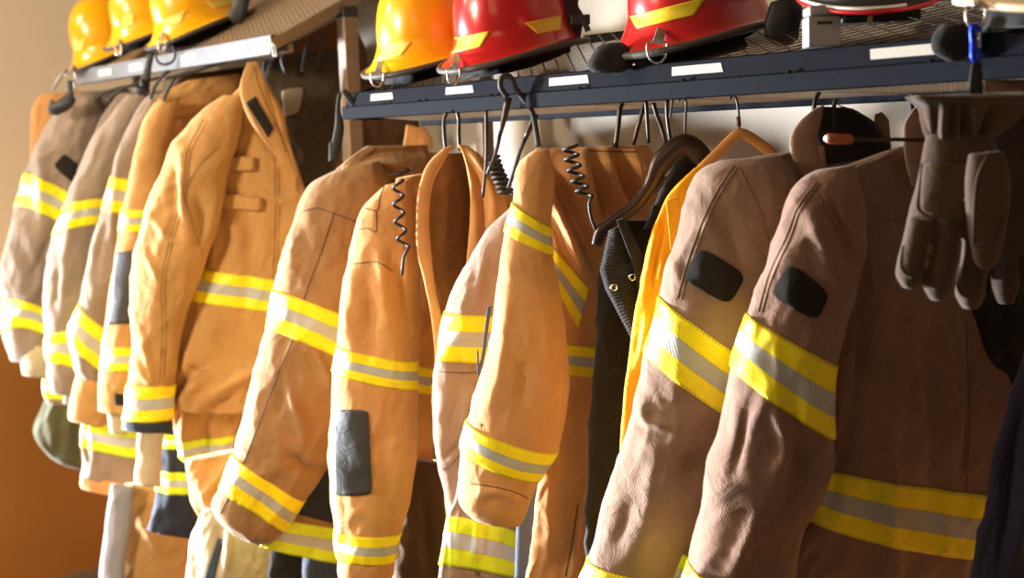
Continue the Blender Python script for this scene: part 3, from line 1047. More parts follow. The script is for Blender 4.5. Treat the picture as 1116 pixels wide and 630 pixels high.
# --- J4: tan coat with black panel ---------------------------------------
g = coat('tan coat with a black forearm panel and thin stripes, left of the open coat', 165, 270, 4.52)
part('body', [(205, 88, 258, 80), (180, 100, 262, 98), (170, 130, 262, 135), (165, 200, 230, 200), (150, 300, 200, 300), (140, 400, 185, 400), (138, 440, 180, 440)], 4.55, M_TAN, g, ang=24, ratio=0.18, seed=11,
     folds=[([(183, 130), (250, 112)], 3, -.006), ([(190, 130), (186, 220)], 4, -.008)])
L = part('sleeve', [(170, 112, 196, 106), (158, 130, 188, 130), (149, 158, 180, 160), (138, 217, 172, 222), (135, 227, 170, 229), (131, 252, 166, 252), (127, 276, 162, 277), (121, 316, 160, 316), (117, 354, 158, 354), (114, 376, 157, 377), (112, 402, 156, 402), (110, 430, 154, 432), (111, 447, 152, 450)], 4.46, M_TAN, g, [(4, 5), (9, 10)], ratio=0.6, seed=12)
patch(L.bvh, [(127, 275), (151, 272), (146, 352), (117, 354)], 4.46, 'forearm_panel', M_REINF, L.o, nx=10, ny=20)
patch(L.bvh, [(125, 429), (140, 430), (139, 442), (125, 441)], 4.46, 'cuff_tab', M_BLACKCLOTH, L.o, nx=8, ny=6)
part('wristlet', [(118, 447, 142, 449), (119, 464, 140, 466), (120, 472, 138, 473)], 4.46, M_CREAM, g, ratio=0.5, seed=13)

# --- J5: big tan coat, collar up -----------------------------------------
g = coat('big amber-tan coat with raised collar and chest flaps below the corner rack', 240, 280, 4.1)
L = part('body', [(266, 92, 288, 90), (256, 106, 304, 118), (240, 134, 317, 165), (235, 172, 329, 205), (232, 215, 334, 225), (219, 292, 322, 306), (210, 327, 316, 341), (199, 372, 308, 380), (190, 408, 298, 420), (186, 432, 286, 440), (187, 446, 276, 450)], 4.12, M_TAN, g, [(5, 6)], ang=-4, ratio=0.2, seed=14,
         folds=[([(237, 160), (232, 215), (213, 300)], 5, -.014), ([(250, 230), (262, 270)], 7, .012), ([(222, 350), (206, 395), (212, 430)], 6, .012), ([(188, 436), (212, 405), (232, 400)], 5, -.018),
                ([(194, 440), (222, 410)], 5, .020), ([(210, 448), (250, 420), (300, 390)], 6, .014), ([(225, 450), (256, 428)], 4, -.014), ([(290, 215), (285, 300)], 6, .008), ([(276, 230), (272, 300), (262, 380)], 6, -.010), ([(240, 340), (225, 390)], 8, .010)])
H = part('hem', [(192, 440, 264, 444), (194, 458, 256, 456), (198, 478, 250, 474), (206, 501, 244, 496), (212, 506, 240, 503)], 4.2, M_TAN, g, [(2, 3)], M_STRIPE_COOL, ang=8, ratio=0.3, seed=114, amp=(.016, .014, .006), folds=[([(200, 450), (208, 500)], 4, .014), ([(225, 450), (222, 500)], 4, -.016)])
stitch(L.bvh, [[(299, 170), (300, 250), (294, 330), (281, 390), (262, 440)], [(303, 172), (304, 250), (298, 330), (285, 390), (266, 441)], [(204, 397), (218, 404), (229, 404)]], 4.12, M_STITCH, L.o)
for q in ([(244, 171), (279, 171), (278, 186), (244, 186)], [(244, 211), (287, 215), (285, 230), (243, 226)]):
    patch(L.bvh, q, 4.08, 'chest_flap', M_TAN, L.o, thick=.018, nx=14, ny=8, rnd=.06)
S = part('sleeve', [(246, 104, 268, 104), (226, 118, 262, 122), (206, 140, 256, 150), (190, 160, 247, 178), (175, 198, 240, 218), (160, 234, 232, 252), (151, 268, 222, 284), (147, 300, 212, 312), (146, 340, 201, 346), (149, 380, 192, 386), (143, 417, 188, 419), (138, 456, 186, 457), (137, 466, 187, 469)], 4.08, M_TAN, g, [(10, 11)], ratio=0.6, seed=15, ang=-6,
         folds=[([(200, 160), (198, 210), (206, 260)], 4, .012), ([(192, 180), (190, 250)], 5, -.012), ([(165, 235), (185, 260)], 3, .007), ([(158, 275), (175, 305)], 3, .008), ([(215, 210), (222, 240), (215, 270)], 4, -.012), ([(235, 215), (222, 262)], 4, .010), ([(155, 360), (166, 415), (150, 395)], 3, .006)])
stitch(S.bvh, [[(222, 130), (204, 165), (199, 210), (184, 265), (176, 310), (177, 360), (174, 418)], [(226, 132), (208, 167), (203, 210), (188, 265), (180, 310), (181, 360), (178, 418)], [(199, 210), (210, 245), (222, 280)], [(238, 160), (216, 182), (204, 205)]], 4.0, M_STITCH, S.o)
part('cuff', [(137, 458, 187, 459), (136, 463, 188, 465), (138, 468, 188, 470)], 4.07, M_NAVY, g, ratio=0.55, seed=16, amp=(.004, .003, .001))
part('wristlet', [(150, 468, 177, 469), (149, 500, 174, 500), (147, 520, 173, 522), (148, 527, 173, 530)], 4.05, M_CREAM, g, ratio=0.4, seed=17)
C = part('collar', [(270, 68, 280, 67), (264, 84, 287, 84), (262, 98, 293, 104), (266, 116, 300, 128), (279, 142, 310, 154), (298, 166, 318, 176), (310, 182, 322, 188)], 3.98, M_TAN, g, ratio=0.2, seed=18, ang=10, amp=(.004, .003, .002))
patch(C.bvh, [(268, 112), (278, 105), (298, 140), (292, 150)], 3.98, 'velcro_tab', M_BLACKCLOTH, C.o, nx=10, ny=14, thick=.003)

stitch(C.bvh, [[(277, 72), (281, 90), (290, 112), (302, 140), (312, 165)], [(268, 112), (282, 140), (298, 163)]], 3.96, M_STITCH, C.o, r=.0014)

g = coat('dark brown filler added for the shade far back under the middle of the pale beam', 235, 120, 4.9)  # added dark body, puts shade over the bright wall under the beam
part('body', [(200, 82, 272, 72), (190, 92, 288, 84), (186, 120, 300, 120), (190, 200, 300, 200), (200, 300, 290, 300)], 4.72, M_DKBROWN, g, ang=16, ratio=0.12, seed=77)

# --- dark gear bag behind the post ---------------------------------------
g = coat('dark equipment bag with a grey panel hanging between the open coat and the rack post', 330, 150, 4.3, 'bag', 'equipment_bag', None)
L = part('body', [(288, 66, 366, 54), (284, 90, 368, 85), (290, 130, 366, 130), (304, 165, 364, 170), (314, 190, 360, 196), (326, 214, 350, 218)], 4.3, M_GEAR, g, ang=6, ratio=0.25, seed=19, amp=(.02, .012, .004))
patch(L.bvh, [(306, 98), (332, 94), (326, 122), (310, 128)], 4.25, 'visor_panel', M_VISOR, L.o, rnd=.12, nx=10, ny=10)
mb = MB()
for a in ([(312, 80), (308, 62), (322, 48)], [(330, 78), (334, 56), (340, 40)], [(344, 72), (350, 54), (352, 34)]):
    mb.tube([at(x, y, 4.22) for x, y in a], 0.008, 8, 4)
mb.build('carry_strap', M_BLACK, g, smooth=True)

g = coat('brown filler added behind the equipment bag, standing in for the mesh underside of the corner rack', 335, 120, 4.5)  # added filler hiding the bright wall, in place of the shelf's underside
part('body', [(312, 50, 366, 22), (296, 66, 370, 50), (290, 110, 370, 110), (300, 200, 370, 200)], 4.5, M_LINING, g, ang=12, ratio=0.14, seed=78)

# --- J15: brown coat behind the post -------------------------------------
g = coat('dark brown coat hidden behind the rack post and the left end of the blue-black rack', 410, 120, 4.25)
part('body', [(376, 34, 388, 32), (378, 52, 398, 54), (380, 75, 404, 84), (382, 110, 440, 112), (384, 135, 460, 138), (384, 180, 460, 180)], 4.4, M_DKBROWN, g, ang=15, ratio=0.2, seed=20)
part('collar', [(444, 136, 462, 140), (442, 150, 470, 152), (440, 164, 470, 164)], 4.2, M_TAN2, g, ang=15, ratio=0.25, seed=21)

# --- J6: brown coat with long diagonal sleeve ----------------------------
g = coat('brown coat whose long sleeve slants to the lower left beside the rack post', 350, 360, 3.65)
L = part('body', [(392, 167, 478, 166), (370, 184, 496, 182), (352, 225, 500, 230), (350, 300, 496, 300), (340, 400, 470, 400), (332, 480, 440, 490), (318, 545, 438, 558), (311, 566, 436, 582), (287, 596, 432, 625)], 3.72, M_BROWN, g, [(7, 8)], M_STRIPE_COOL, ang=26, ratio=0.14, seed=22)
patch(L.bvh, [(328, 470), (368, 455), (366, 571), (319, 558)], 3.72, 'pocket_panel', M_NAVY, L.o, nx=12, ny=14, thick=.006)
S = part('sleeve', [(366, 186, 410, 176), (343, 201, 425, 205), (329, 230, 422, 246), (316, 268, 414, 282), (303, 318, 402, 356, -9), (293, 360, 390, 402, -11), (277, 415, 378, 452, -4), (262, 470, 352, 515), (256, 494, 331, 546, -6), (241, 533, 306, 578, -10), (234, 556, 294, 590), (246, 572, 286, 592)], 3.56, M_BROWN, g, [(4, 5), (8, 9)], ratio=0.62, seed=23,
         folds=[([(342, 380), (366, 432)], 4, .010), ([(310, 410), (330, 470), (326, 490)], 5, .012), ([(316, 500), (345, 515), (372, 500)], 5, -.014), ([(312, 410), (302, 460)], 6, -.008), ([(330, 240), (312, 320)], 6, .006), ([(320, 500), (338, 520), (320, 540)], 5, -.01)])
stitch(S.bvh, [[(364, 232), (350, 275), (334, 318), (322, 362), (302, 410), (272, 488), (253, 533), (240, 560)]], 3.56, M_STITCHD, S.o, r=.0016)
stitch(S.bvh, [[(329, 231), (345, 227), (362, 232), (389, 242)]], 3.56, M_STITCHD, S.o, r=.0016)
part('collar', [(402, 159, 462, 158), (388, 168, 468, 172), (374, 184, 462, 190), (380, 192, 440, 196)], 3.66, M_BROWN, g, ang=15, ratio=0.3, seed=24, folds=[([(390, 176), (420, 166), (466, 166)], 3, -.014), ([(385, 188), (420, 178), (460, 182)], 3, .010)])

g = coat('black trousers below the hem stripe tinted for cool light, beside the cream trouser leg', 335, 620, 3.9, 'trousers', 'hanging_trousers', None)
part('leg', [(296, 585, 372, 590), (292, 612, 372, 615), (288, 660, 372, 660)], 3.95, M_BLACKCLOTH, g, ang=10, ratio=0.3, seed=79)
part('leg', [(334, 600, 374, 600), (332, 630, 374, 630), (330, 665, 374, 665)], 3.86, M_NAVY, g, ang=6, ratio=0.4, seed=80)

# --- J7: tan coat with charcoal elbow patch -------------------------------
g = coat('tan coat with a charcoal elbow patch, coiled cord on its shoulder', 410, 400, 3.32)
part('body', [(436, 194, 540, 176), (430, 215, 560, 225), (434, 300, 530, 310), (438, 396, 474, 402), (438, 426, 472, 430), (440, 480, 472, 490), (444, 540, 470, 545)], 3.42, M_TAN2, g, [(3, 4)], ang=30, ratio=0.16, seed=25)
S = part('sleeve', [(420, 202, 446, 196), (398, 226, 450, 230), (388, 262, 453, 272), (379, 312, 455, 325), (371, 376, 453, 392), (366, 404, 452, 422), (363, 446, 452, 456), (362, 492, 451, 500), (365, 543, 443, 545), (368, 577, 434, 580), (369, 607, 428, 611), (370, 630, 424, 633), (373, 650, 420, 650)], 3.24, M_TAN2, g, [(4, 5), (9, 10)], ratio=0.66, seed=26,
         folds=[([(400, 290), (404, 350), (398, 400)], 6, -.012), ([(428, 270), (436, 330), (446, 390)], 5, -.012), ([(416, 280), (424, 380)], 5, .008), ([(418, 460), (424, 560), (422, 620)], 8, -.008), ([(386, 300), (378, 380)], 5, .006)])
stitch(S.bvh, [[(384, 288), (400, 286), (412, 286), (428, 296)], [(396, 227), (411, 229), (414, 215), (420, 200)], [(391, 250), (400, 249), (410, 252), (410, 229)]], 3.24, M_STITCHD, S.o, r=.0013)
patch(S.bvh, [(364, 446), (402, 447), (406, 539), (365, 541)], 3.24, 'elbow_patch', M_REINF, S.o, nx=16, ny=26, rnd=.05, thick=.004)

# --- J7b: coat hanging open, seen from inside -----------------------------
g = coat('brown coat hanging open so that its lining, darkened for inner shade, shows, between tan and taupe sleeves', 495, 300, 3.15)
part('lining', [(478, 168, 512, 166), (468, 195, 526, 195), (466, 250, 526, 250), (470, 305, 518, 312), (476, 350, 512, 355), (474, 420, 506, 425), (472, 500, 500, 505)], 3.2, M_LINING, g, ang=18, ratio=0.18, seed=27, amp=(.014, .008, .003),
     folds=[([(490, 175), (484, 260), (486, 330)], 5, .008), ([(500, 175), (512, 230)], 4, -.008)])
part('front_edge', [(484, 161, 494, 158), (468, 176, 486, 172), (458, 200, 473, 196), (454, 240, 467, 238), (455, 275, 470, 280), (463, 310, 474, 314), (470, 345, 482, 350), (474, 390, 486, 395), (470, 440, 480, 445)], 3.12, M_TAN2, g, ang=10, ratio=0.4, seed=28, amp=(.006, .004, .002))
part('front_edge', [(499, 157, 510, 159), (505, 168, 530, 176), (510, 190, 544, 200), (514, 222, 552, 236), (512, 260, 548, 272), (507, 305, 536, 315), (502, 350, 522, 356)], 3.14, M_TAN2, g, ang=14, ratio=0.3, seed=29, amp=(.008, .005, .002), folds=[([(507, 166), (522, 200), (526, 260), (518, 320)], 3, -.016), ([(514, 168), (534, 205), (540, 250)], 3, .010)])

# --- grey-brown trouser leg hanging low ----------------------------------
g = coat('faded brown trouser leg hanging low between the tan sleeve and the striped hem', 455, 580, 3.35, 'trousers', 'hanging_trousers', None)
part('leg', [(450, 500, 480, 505), (440, 545, 482, 545), (434, 590, 482, 590), (432, 650, 480, 650)], 3.34, M_DKBROWN, g, ang=10, ratio=0.35, seed=30, folds=[([(460, 520), (466, 600), (468, 640)], 4, -.010)])

# --- J8: taupe coat behind the orange-tan one -----------------------------
g = coat('taupe coat with a striped hem, mostly behind the folded amber-tan coat', 520, 420, 2.98)
L = part('body', [(520, 440, 566, 445), (506, 500, 568, 500), (497, 545, 570, 552), (491, 564, 570, 584, -8), (481, 616, 564, 630, -4), (480, 650, 560, 655)], 2.96, M_TAUPE2, g, [(3, 4)], M_STRIPE_COOL, ang=4, ratio=0.2, seed=31, folds=[([(520, 560), (519, 612)], 4, .010)])
stitch(L.bvh, [[(519, 562), (519, 585), (519, 628)], [(522, 562), (522, 585), (522, 628)]], 2.95, M_STITCHD, L.o)
S = part('sleeve', [(556, 226, 576, 224), (536, 246, 574, 250), (514, 284, 566, 290), (485, 340, 540, 342), (478, 391, 530, 394), (475, 420, 524, 422), (476, 467, 516, 470), (480, 512, 508, 516), (488, 545, 506, 550), (492, 556, 504, 558)], 3.0, M_TAUPE2, g, [(3, 4)], ratio=0.62, seed=32,
         folds=[([(530, 270), (518, 335)], 4, .006), ([(515, 420), (500, 470)], 5, .007), ([(500, 430), (490, 490)], 5, -.006), ([(482, 500), (502, 484)], 2.5, -.006)])
stitch(S.bvh, [[(477, 405), (500, 406), (524, 406)], [(482, 512), (494, 504), (506, 488)]], 3.0, M_STITCHD, S.o)

# --- J9: amber-tan coat, folded over ---------------------------------------
g = coat('amber-tan coat with stripes on its shoulder, sleeve hanging in front, coiled cord at the top', 600, 360, 2.78)
L = part('body', [(586, 162, 704, 158, 0, .12), (573, 174, 714, 174, 0, .18), (584, 218, 712, 220), (594, 270, 694, 290), (604, 335, 662, 345), (609, 373, 652, 378), (608, 406, 649, 412), (602, 470, 646, 475), (588, 540, 648, 540), (578, 600, 656, 605), (572, 650, 656, 655)], 2.8, M_ORANGE, g, [(5, 6)], ang=14, ratio=0.2, seed=33, bmax=.06,
         folds=[([(580, 180), (606, 222), (640, 306)], 6, .028), ([(594, 174), (624, 235), (646, 290)], 7, -.026), ([(660, 168), (668, 205), (684, 240)], 5, .020), ([(672, 168), (684, 205), (700, 232)], 5, -.022), ([(690, 168), (694, 190), (700, 215)], 4, .020), ([(646, 168), (654, 205), (664, 240)], 5, -.022), ([(636, 168), (646, 215), (656, 260)], 5, .016), ([(622, 640), (630, 540), (634, 520)], 4, .010), ([(630, 545), (652, 590)], 4, .012), ([(600, 500), (598, 620)], 6, .008)])
patch(L.bvh, [(598, 264), (642, 314), (630, 358), (600, 304)], 2.72, 'reflective_stripe', M_STRIPE, L.o, nx=26, ny=20, thick=.003)
stitch(L.bvh, [[(630, 550), (624, 590), (616, 628)], [(640, 164), (660, 165), (694, 166)]], 2.78, M_STITCHD, L.o, r=.0015)
S = part('sleeve', [(578, 166, 598, 162), (567, 178, 602, 184), (561, 222, 600, 246, 2), (553, 254, 601, 276, 2), (545, 308, 609, 320), (531, 384, 617, 392), (516, 436, 616, 446), (510, 457, 606, 488, 5), (504, 488, 587, 519, 6), (503, 525, 576, 544), (506, 553, 571, 564), (516, 564, 566, 572)], 2.7, M_ORANGE, g, [(2, 3), (7, 8)], ratio=0.66, seed=34, amp=(.007, .004, .002),
         folds=[([(574, 390), (570, 440)], 7, -.008), ([(556, 300), (546, 400), (530, 450)], 5, .005), ([(512, 545), (540, 535), (572, 548)], 5, .006)])
stitch(S.bvh, [[(512, 527), (535, 530), (560, 536), (575, 543)], [(525, 462), (519, 503)]], 2.7, M_STITCHD, S.o)
part('slit_flap', [(531, 334, 536, 333), (528, 360, 532, 360), (524, 390, 528, 390), (520, 409, 523, 409)], 2.80, M_BLUEGREY, g, ratio=0.5, seed=81, amp=(.001, .001, 0))
part('navy_lining', [(576, 512, 594, 505), (568, 545, 592, 545), (564, 590, 584, 590), (562, 650, 580, 650)], 2.88, M_BLUEGREY, g, ang=5, ratio=0.3, seed=35)

# --- J10: black coat with ribbed panel --------------------------------------
g = coat('black coat with a ribbed panel and snaps below the dark hanger', 675, 400, 2.62)
L = part('body', [(674, 240, 710, 240), (660, 280, 770, 275), (655, 340, 770, 345), (650, 420, 720, 420), (645, 500, 690, 500), (642, 580, 690, 580), (640, 650, 690, 650)], 2.7, M_BLACKCLOTH, g, ang=26, ratio=0.14, seed=36)
part('collar', [(740, 170, 768, 172), (730, 190, 774, 195), (716, 222, 772, 225), (704, 250, 766, 252)], 2.68, M_BLACKCLOTH, g, ang=20, ratio=.2, seed=82)
mb = MB()
for k in range(34):
    f = k / 33
    a = np.array((672, 248)) * (1 - f) + np.array((690, 362)) * f
    lx = np.interp(a[1], [248, 290, 310, 362], [664, 654, 660, 688])
    rx = np.interp(a[1], [248, 300, 362], [682, 696, 695])
    if rx - lx < 3:
        continue
    mb.tube([at(lx, a[1] + 5, 2.555), at((lx + rx) / 2, a[1] + 1, 2.545), at(rx, a[1] - 6, 2.555)], 0.0036, 6, 3)
R = mb.build('ribbed_panel', M_BLACKCLOTH, g, smooth=True)
for x, y in ((669, 313), (689, 302)):
    q = at(x, y, 2.538)
    mb = MB()
    mb.tube([q + RGT * .006 * math.cos(a) + UPC * .006 * math.sin(a) for a in np.arange(8) * math.pi / 4], .0022, 6, 2, closed=True)
    mb.build('snap', M_CHROME, R, smooth=True)
part('placket', [(672, 240, 680, 238), (680, 262, 692, 262), (690, 290, 704, 292), (696, 320, 708, 320), (694, 360, 702, 360)], 2.535, M_BLACKCLOTH, g, ang=10, ratio=0.3, seed=37, amp=(.003, .002, .001))

# --- J11: yellow raincoat ---------------------------------------------------
g = coat('bright yellow raincoat on the light wooden hanger', 710, 340, 2.5, 'raincoat', 'hanging_raincoat')
L = part('body', [(756, 184, 768, 178), (738, 202, 772, 200), (726, 216, 768, 222), (711, 252, 758, 262), (701, 306, 745, 312), (693, 345, 735, 352), (684, 410, 718, 416), (678, 470, 706, 476), (675, 520, 700, 525), (672, 600, 700, 605)], 2.52, M_RAIN, g, ang=6, ratio=0.3, seed=38, bmax=.05,
         folds=[([(724, 240), (714, 280), (708, 340)], 3, -.010), ([(718, 245), (706, 310)], 3, .008), ([(722, 280), (714, 310)], 3, .008), ([(716, 330), (704, 400), (696, 430)], 4, -.012), ([(708, 330), (696, 400)], 3, .010), ([(720, 340), (704, 430)], 3, .008)])
stitch(L.bvh, [[(729, 217), (730, 240), (732, 266), (730, 290)], [(733, 216), (735, 240), (736, 268)]], 2.5, plain('ochre_thread', (176, 112, 8), .8), L.o, r=.0016)
part('placket', [(726, 219, 740, 214), (728, 240, 744, 236), (730, 262, 742, 260), (731, 274, 737, 272)], 2.46, M_RAIN, g, ang=8, ratio=0.2, seed=39, amp=(.002, .001, .001))

# --- J12: brown coat, second from right -------------------------------------
g = coat('cocoa-brown coat with an upright dark-lined collar, second from the right', 780, 380, 2.42)
L = part('body', [(830, 170, 890, 162), (802, 180, 945, 182), (790, 235, 985, 240), (790, 300, 985, 300), (780, 400, 940, 400), (764, 500, 862, 500), (748, 580, 850, 580), (740, 602, 850, 612), (730, 645, 850, 660), (728, 655, 846, 670)], 2.47, M_COCOA, g, [(7, 8)], M_STRIPE_COOL, ang=30, ratio=0.14, seed=40)
S = part('sleeve', [(790, 175, 846, 170), (772, 186, 860, 192), (756, 216, 862, 232), (740, 262, 852, 292), (722, 326, 824, 398, 2), (707, 388, 801, 454, 5), (697, 438, 797, 492), (683, 488, 792, 530), (668, 532, 765, 562), (651, 592, 738, 604), (645, 610, 732, 628), (630, 650, 720, 670)], 2.37, M_COCOA, g, [(4, 5), (10, 11)], ratio=0.66, seed=41,
         folds=[([(790, 235), (800, 270), (806, 290)], 7, -.012), ([(775, 230), (770, 260)], 6, .006), ([(712, 432), (740, 440), (752, 424)], 6, -.005), ([(702, 440), (708, 460), (735, 465)], 4, .010), ([(720, 480), (706, 560), (690, 610)], 9, .010), ([(735, 505), (765, 500)], 8, -.014), ([(690, 540), (672, 600)], 5, -.004), ([(742, 470), (728, 520), (728, 560)], 6, .010)])
stitch(S.bvh, [[(800, 180), (780, 210), (762, 250), (748, 290), (738, 325)], [(804, 183), (784, 213), (766, 252), (752, 292), (742, 327)], [(805, 182), (822, 215), (832, 240), (838, 262)], [(826, 236), (850, 230)]], 2.37, M_STITCHC, S.o)
patch(S.bvh, [(762, 268), (814, 300), (794, 333), (744, 305)], 2.37, 'arm_patch', M_PATCH, S.o, rnd=.16, nx=20, ny=20, thick=.006)
part('collar', [(886, 120, 898, 114), (872, 132, 894, 134), (862, 148, 890, 152), (861, 160, 893, 166), (867, 178, 898, 182), (876, 196, 902, 188)], 2.38, M_COCOA, g, ang=0, ratio=0.25, seed=42, amp=(.004, .002, .001))
part('collar_lining', [(894, 116, 926, 118), (888, 130, 944, 130), (890, 150, 958, 148), (896, 180, 966, 170)], 2.46, M_BLACKCLOTH, g, ang=20, ratio=0.2, seed=43)
part('collar', [(912, 114, 936, 122), (926, 124, 950, 134), (940, 138, 966, 148), (950, 152, 972, 160)], 2.5, M_COCOA, g, ang=20, ratio=0.2, seed=44, amp=(.004, .002, .001))

# --- J13: brown coat at the right --------------------------------------------
g = coat('dark cocoa-brown coat with wide hem stripe, behind the hanging gloves', 930, 390, 2.28)
L = part('body', [(962, 166, 1000, 156, 0, .12), (900, 192, 1040, 172), (905, 240, 1066, 230), (912, 300, 1068, 300), (916, 360, 1070, 356), (914, 430, 1106, 425), (902, 492, 1100, 510), (896, 511, 1084, 538, 2), (880, 566, 1066, 603, 10), (848, 625, 1060, 650), (840, 660, 1056, 690)], 2.36, M_COCOA2, g, [(7, 8)], ang=26, ratio=0.14, seed=45, bmax=.07,
         folds=[([(970, 400), (966, 500), (966, 630)], 8, .014), ([(1000, 330), (1014, 450), (1016, 600)], 8, -.012), ([(940, 320), (936, 420), (915, 500)], 7, -.014), ([(990, 320), (1000, 360)], 6, .012), ([(1060, 340), (1085, 400), (1100, 440)], 4, .012), ([(1056, 380), (1050, 520)], 3, -.005)])
stitch(L.bvh, [[(915, 254), (935, 251), (960, 243), (987, 237)], [(1053, 350), (1054, 420), (1051, 500), (1047, 610)], [(1057, 400), (1055, 500), (1051, 612)], [(927, 256), (931, 278)]], 2.36, M_STITCHC, L.o, r=.001)
S = part('sleeve', [(890, 186, 930, 180), (864, 204, 936, 222), (847, 260, 934, 296), (817, 344, 906, 394, 2), (801, 403, 904, 472, 6), (786, 462, 904, 506), (771, 530, 890, 550), (768, 558, 870, 582), (754, 606, 862, 640), (751, 614, 861, 668), (735, 660, 850, 720)], 2.2, M_COCOA2, g, [(3, 4), (9, 10)], ratio=0.66, seed=46,
         folds=[([(905, 230), (918, 262), (926, 300)], 6, -.014), ([(880, 220), (895, 270), (912, 310)], 6, .008), ([(840, 440), (856, 490), (842, 520)], 6, .012), ([(838, 420), (822, 470)], 6, .006), ([(862, 470), (870, 520), (850, 560)], 8, -.012), ([(800, 420), (790, 480)], 5, -.006), ([(826, 560), (808, 600), (800, 630)], 6, .010), ([(818, 440), (800, 520)], 4, -.006)])
stitch(S.bvh, [[(890, 198), (870, 225), (856, 260), (838, 300), (826, 340)], [(893, 200), (873, 228), (860, 262), (842, 302), (830, 341)], [(890, 212), (902, 232), (915, 254)], [(895, 206), (908, 228), (920, 250)]], 2.2, M_STITCHC, S.o)
patch(S.bvh, [(860, 285), (904, 319), (889, 350), (839, 322)], 2.2, 'arm_patch', M_PATCH, S.o, rnd=.16, nx=20, ny=20, thick=.006)
part('collar', [(996, 118, 1016, 112), (986, 134, 1022, 132), (985, 158, 1022, 158), (988, 182, 1012, 184), (994, 204, 1004, 204)], 2.3, M_COCOA2, g, ang=10, ratio=0.25, seed=47, amp=(.004, .002, .001))
part('front_opening', [(1078, 150, 1112, 146), (1058, 180, 1136, 172), (1062, 250, 1140, 250), (1058, 322, 1135, 315), (1066, 350, 1135, 350), (1082, 390, 1140, 390), (1104, 430, 1145, 430), (1106, 470, 1145, 470)], 2.44, M_BLACKCLOTH, g, ang=20, ratio=0.2, seed=48)

# --- J14: dark navy garment at the right edge -----------------------------------
g = coat('dark navy garment cut off at the lower right corner', 1120, 540, 2.1, 'coat', 'hanging_coat')
part('body', [(1150, 326, 1176, 324), (1130, 356, 1190, 356), (1119, 396, 1194, 395), (1110, 430, 1195, 430), (1098, 472, 1195, 472), (1086, 520, 1195, 520), (1076, 570, 1195, 575), (1066, 620, 1190, 625), (1062, 650, 1190, 655)], 2.12, M_PURPLE, g, ang=10, ratio=0.2, seed=49, amp=(.016, .008, .003), lf=(16, 1.5),
     folds=[([(1110, 460), (1096, 560), (1086, 630)], 4, -.012), ([(1116, 480), (1106, 600)], 4, .010)])

# --- lower left garments -----------------------------------------------------------
g = coat('taupe coat hem with yellow stripe tinted for cool light and tan edge, hanging low at the left', 130, 490, 4.88)
part('body', [(100, 436, 165, 444), (94, 458, 168, 466), (91, 487, 171, 502), (92, 508, 173, 524), (89, 522, 174, 540), (90, 531, 173, 546)], 4.86, M_TAUPE, g, [(1, 2)], M_STRIPE_COOL, ang=12, ratio=0.25, seed=50)
part('hem', [(90, 521, 175, 537), (88, 527, 175, 543), (90, 532, 174, 547)], 4.84, M_TAN2, g, ang=12, ratio=0.27, seed=50, amp=(.004, .003, .001))

g = coat('navy coat hem with two yellow stripes tinted for cool light below the big amber-tan coat', 190, 520, 4.35)
part('body', [(174, 455, 212, 455), (172, 471, 212, 473), (174, 486, 212, 488), (174, 511, 210, 514), (173, 534, 210, 538), (170, 556, 214, 561), (164, 577, 213, 586)], 4.36, M_NAVY, g, [(1, 2), (3, 4)], M_STRIPE_COOL, ang=8, ratio=0.35, seed=51, folds=[([(186, 480), (187, 560)], 4, .010)])

g = coat('tan trousers with a pale grey side stripe hanging lowest at the left', 160, 590, 4.7, 'trousers', 'hanging_trousers', None)
part('leg', [(136, 528, 208, 532), (132, 570, 208, 574), (128, 610, 207, 612), (126, 650, 207, 650)], 4.7, M_TAN, g, ang=8, ratio=0.3, seed=52, folds=[([(150, 560), (175, 600)], 6, .012)])
part('side_stripe', [(122, 528, 146, 531), (116, 570, 141, 573), (111, 610, 136, 612), (107, 650, 133, 650)], 4.62, M_LAV, g, ang=-4, ratio=0.25, seed=53, amp=(.005, .004, .002))

g = coat('cream and tan trousers below the slanting brown sleeve', 245, 590, 3.82, 'trousers', 'hanging_trousers', None)
part('waist', [(206, 500, 262, 490), (207, 520, 262, 520), (211, 545, 256, 550), (218, 562, 250, 566)], 3.86, M_TAN2, g, ang=4, ratio=0.3, seed=54, amp=(.016, .012, .004), folds=[([(220, 545), (245, 510), (258, 495)], 5, .014)])
L = part('leg', [(224, 556, 280, 560), (213, 578, 290, 582), (208, 606, 292, 610), (206, 632, 290, 634), (202, 660, 288, 660)], 3.8, M_CREAM, g, ang=0, ratio=0.35, seed=55, folds=[([(242, 570), (236, 630)], 4, -.012), ([(250, 570), (246, 630)], 5, .010)])
patch(L.bvh, [(238, 586), (243, 588), (233, 632), (222, 632)], 3.8, 'side_seam_tape', M_BLUEGREY, L.o, nx=6, ny=14)

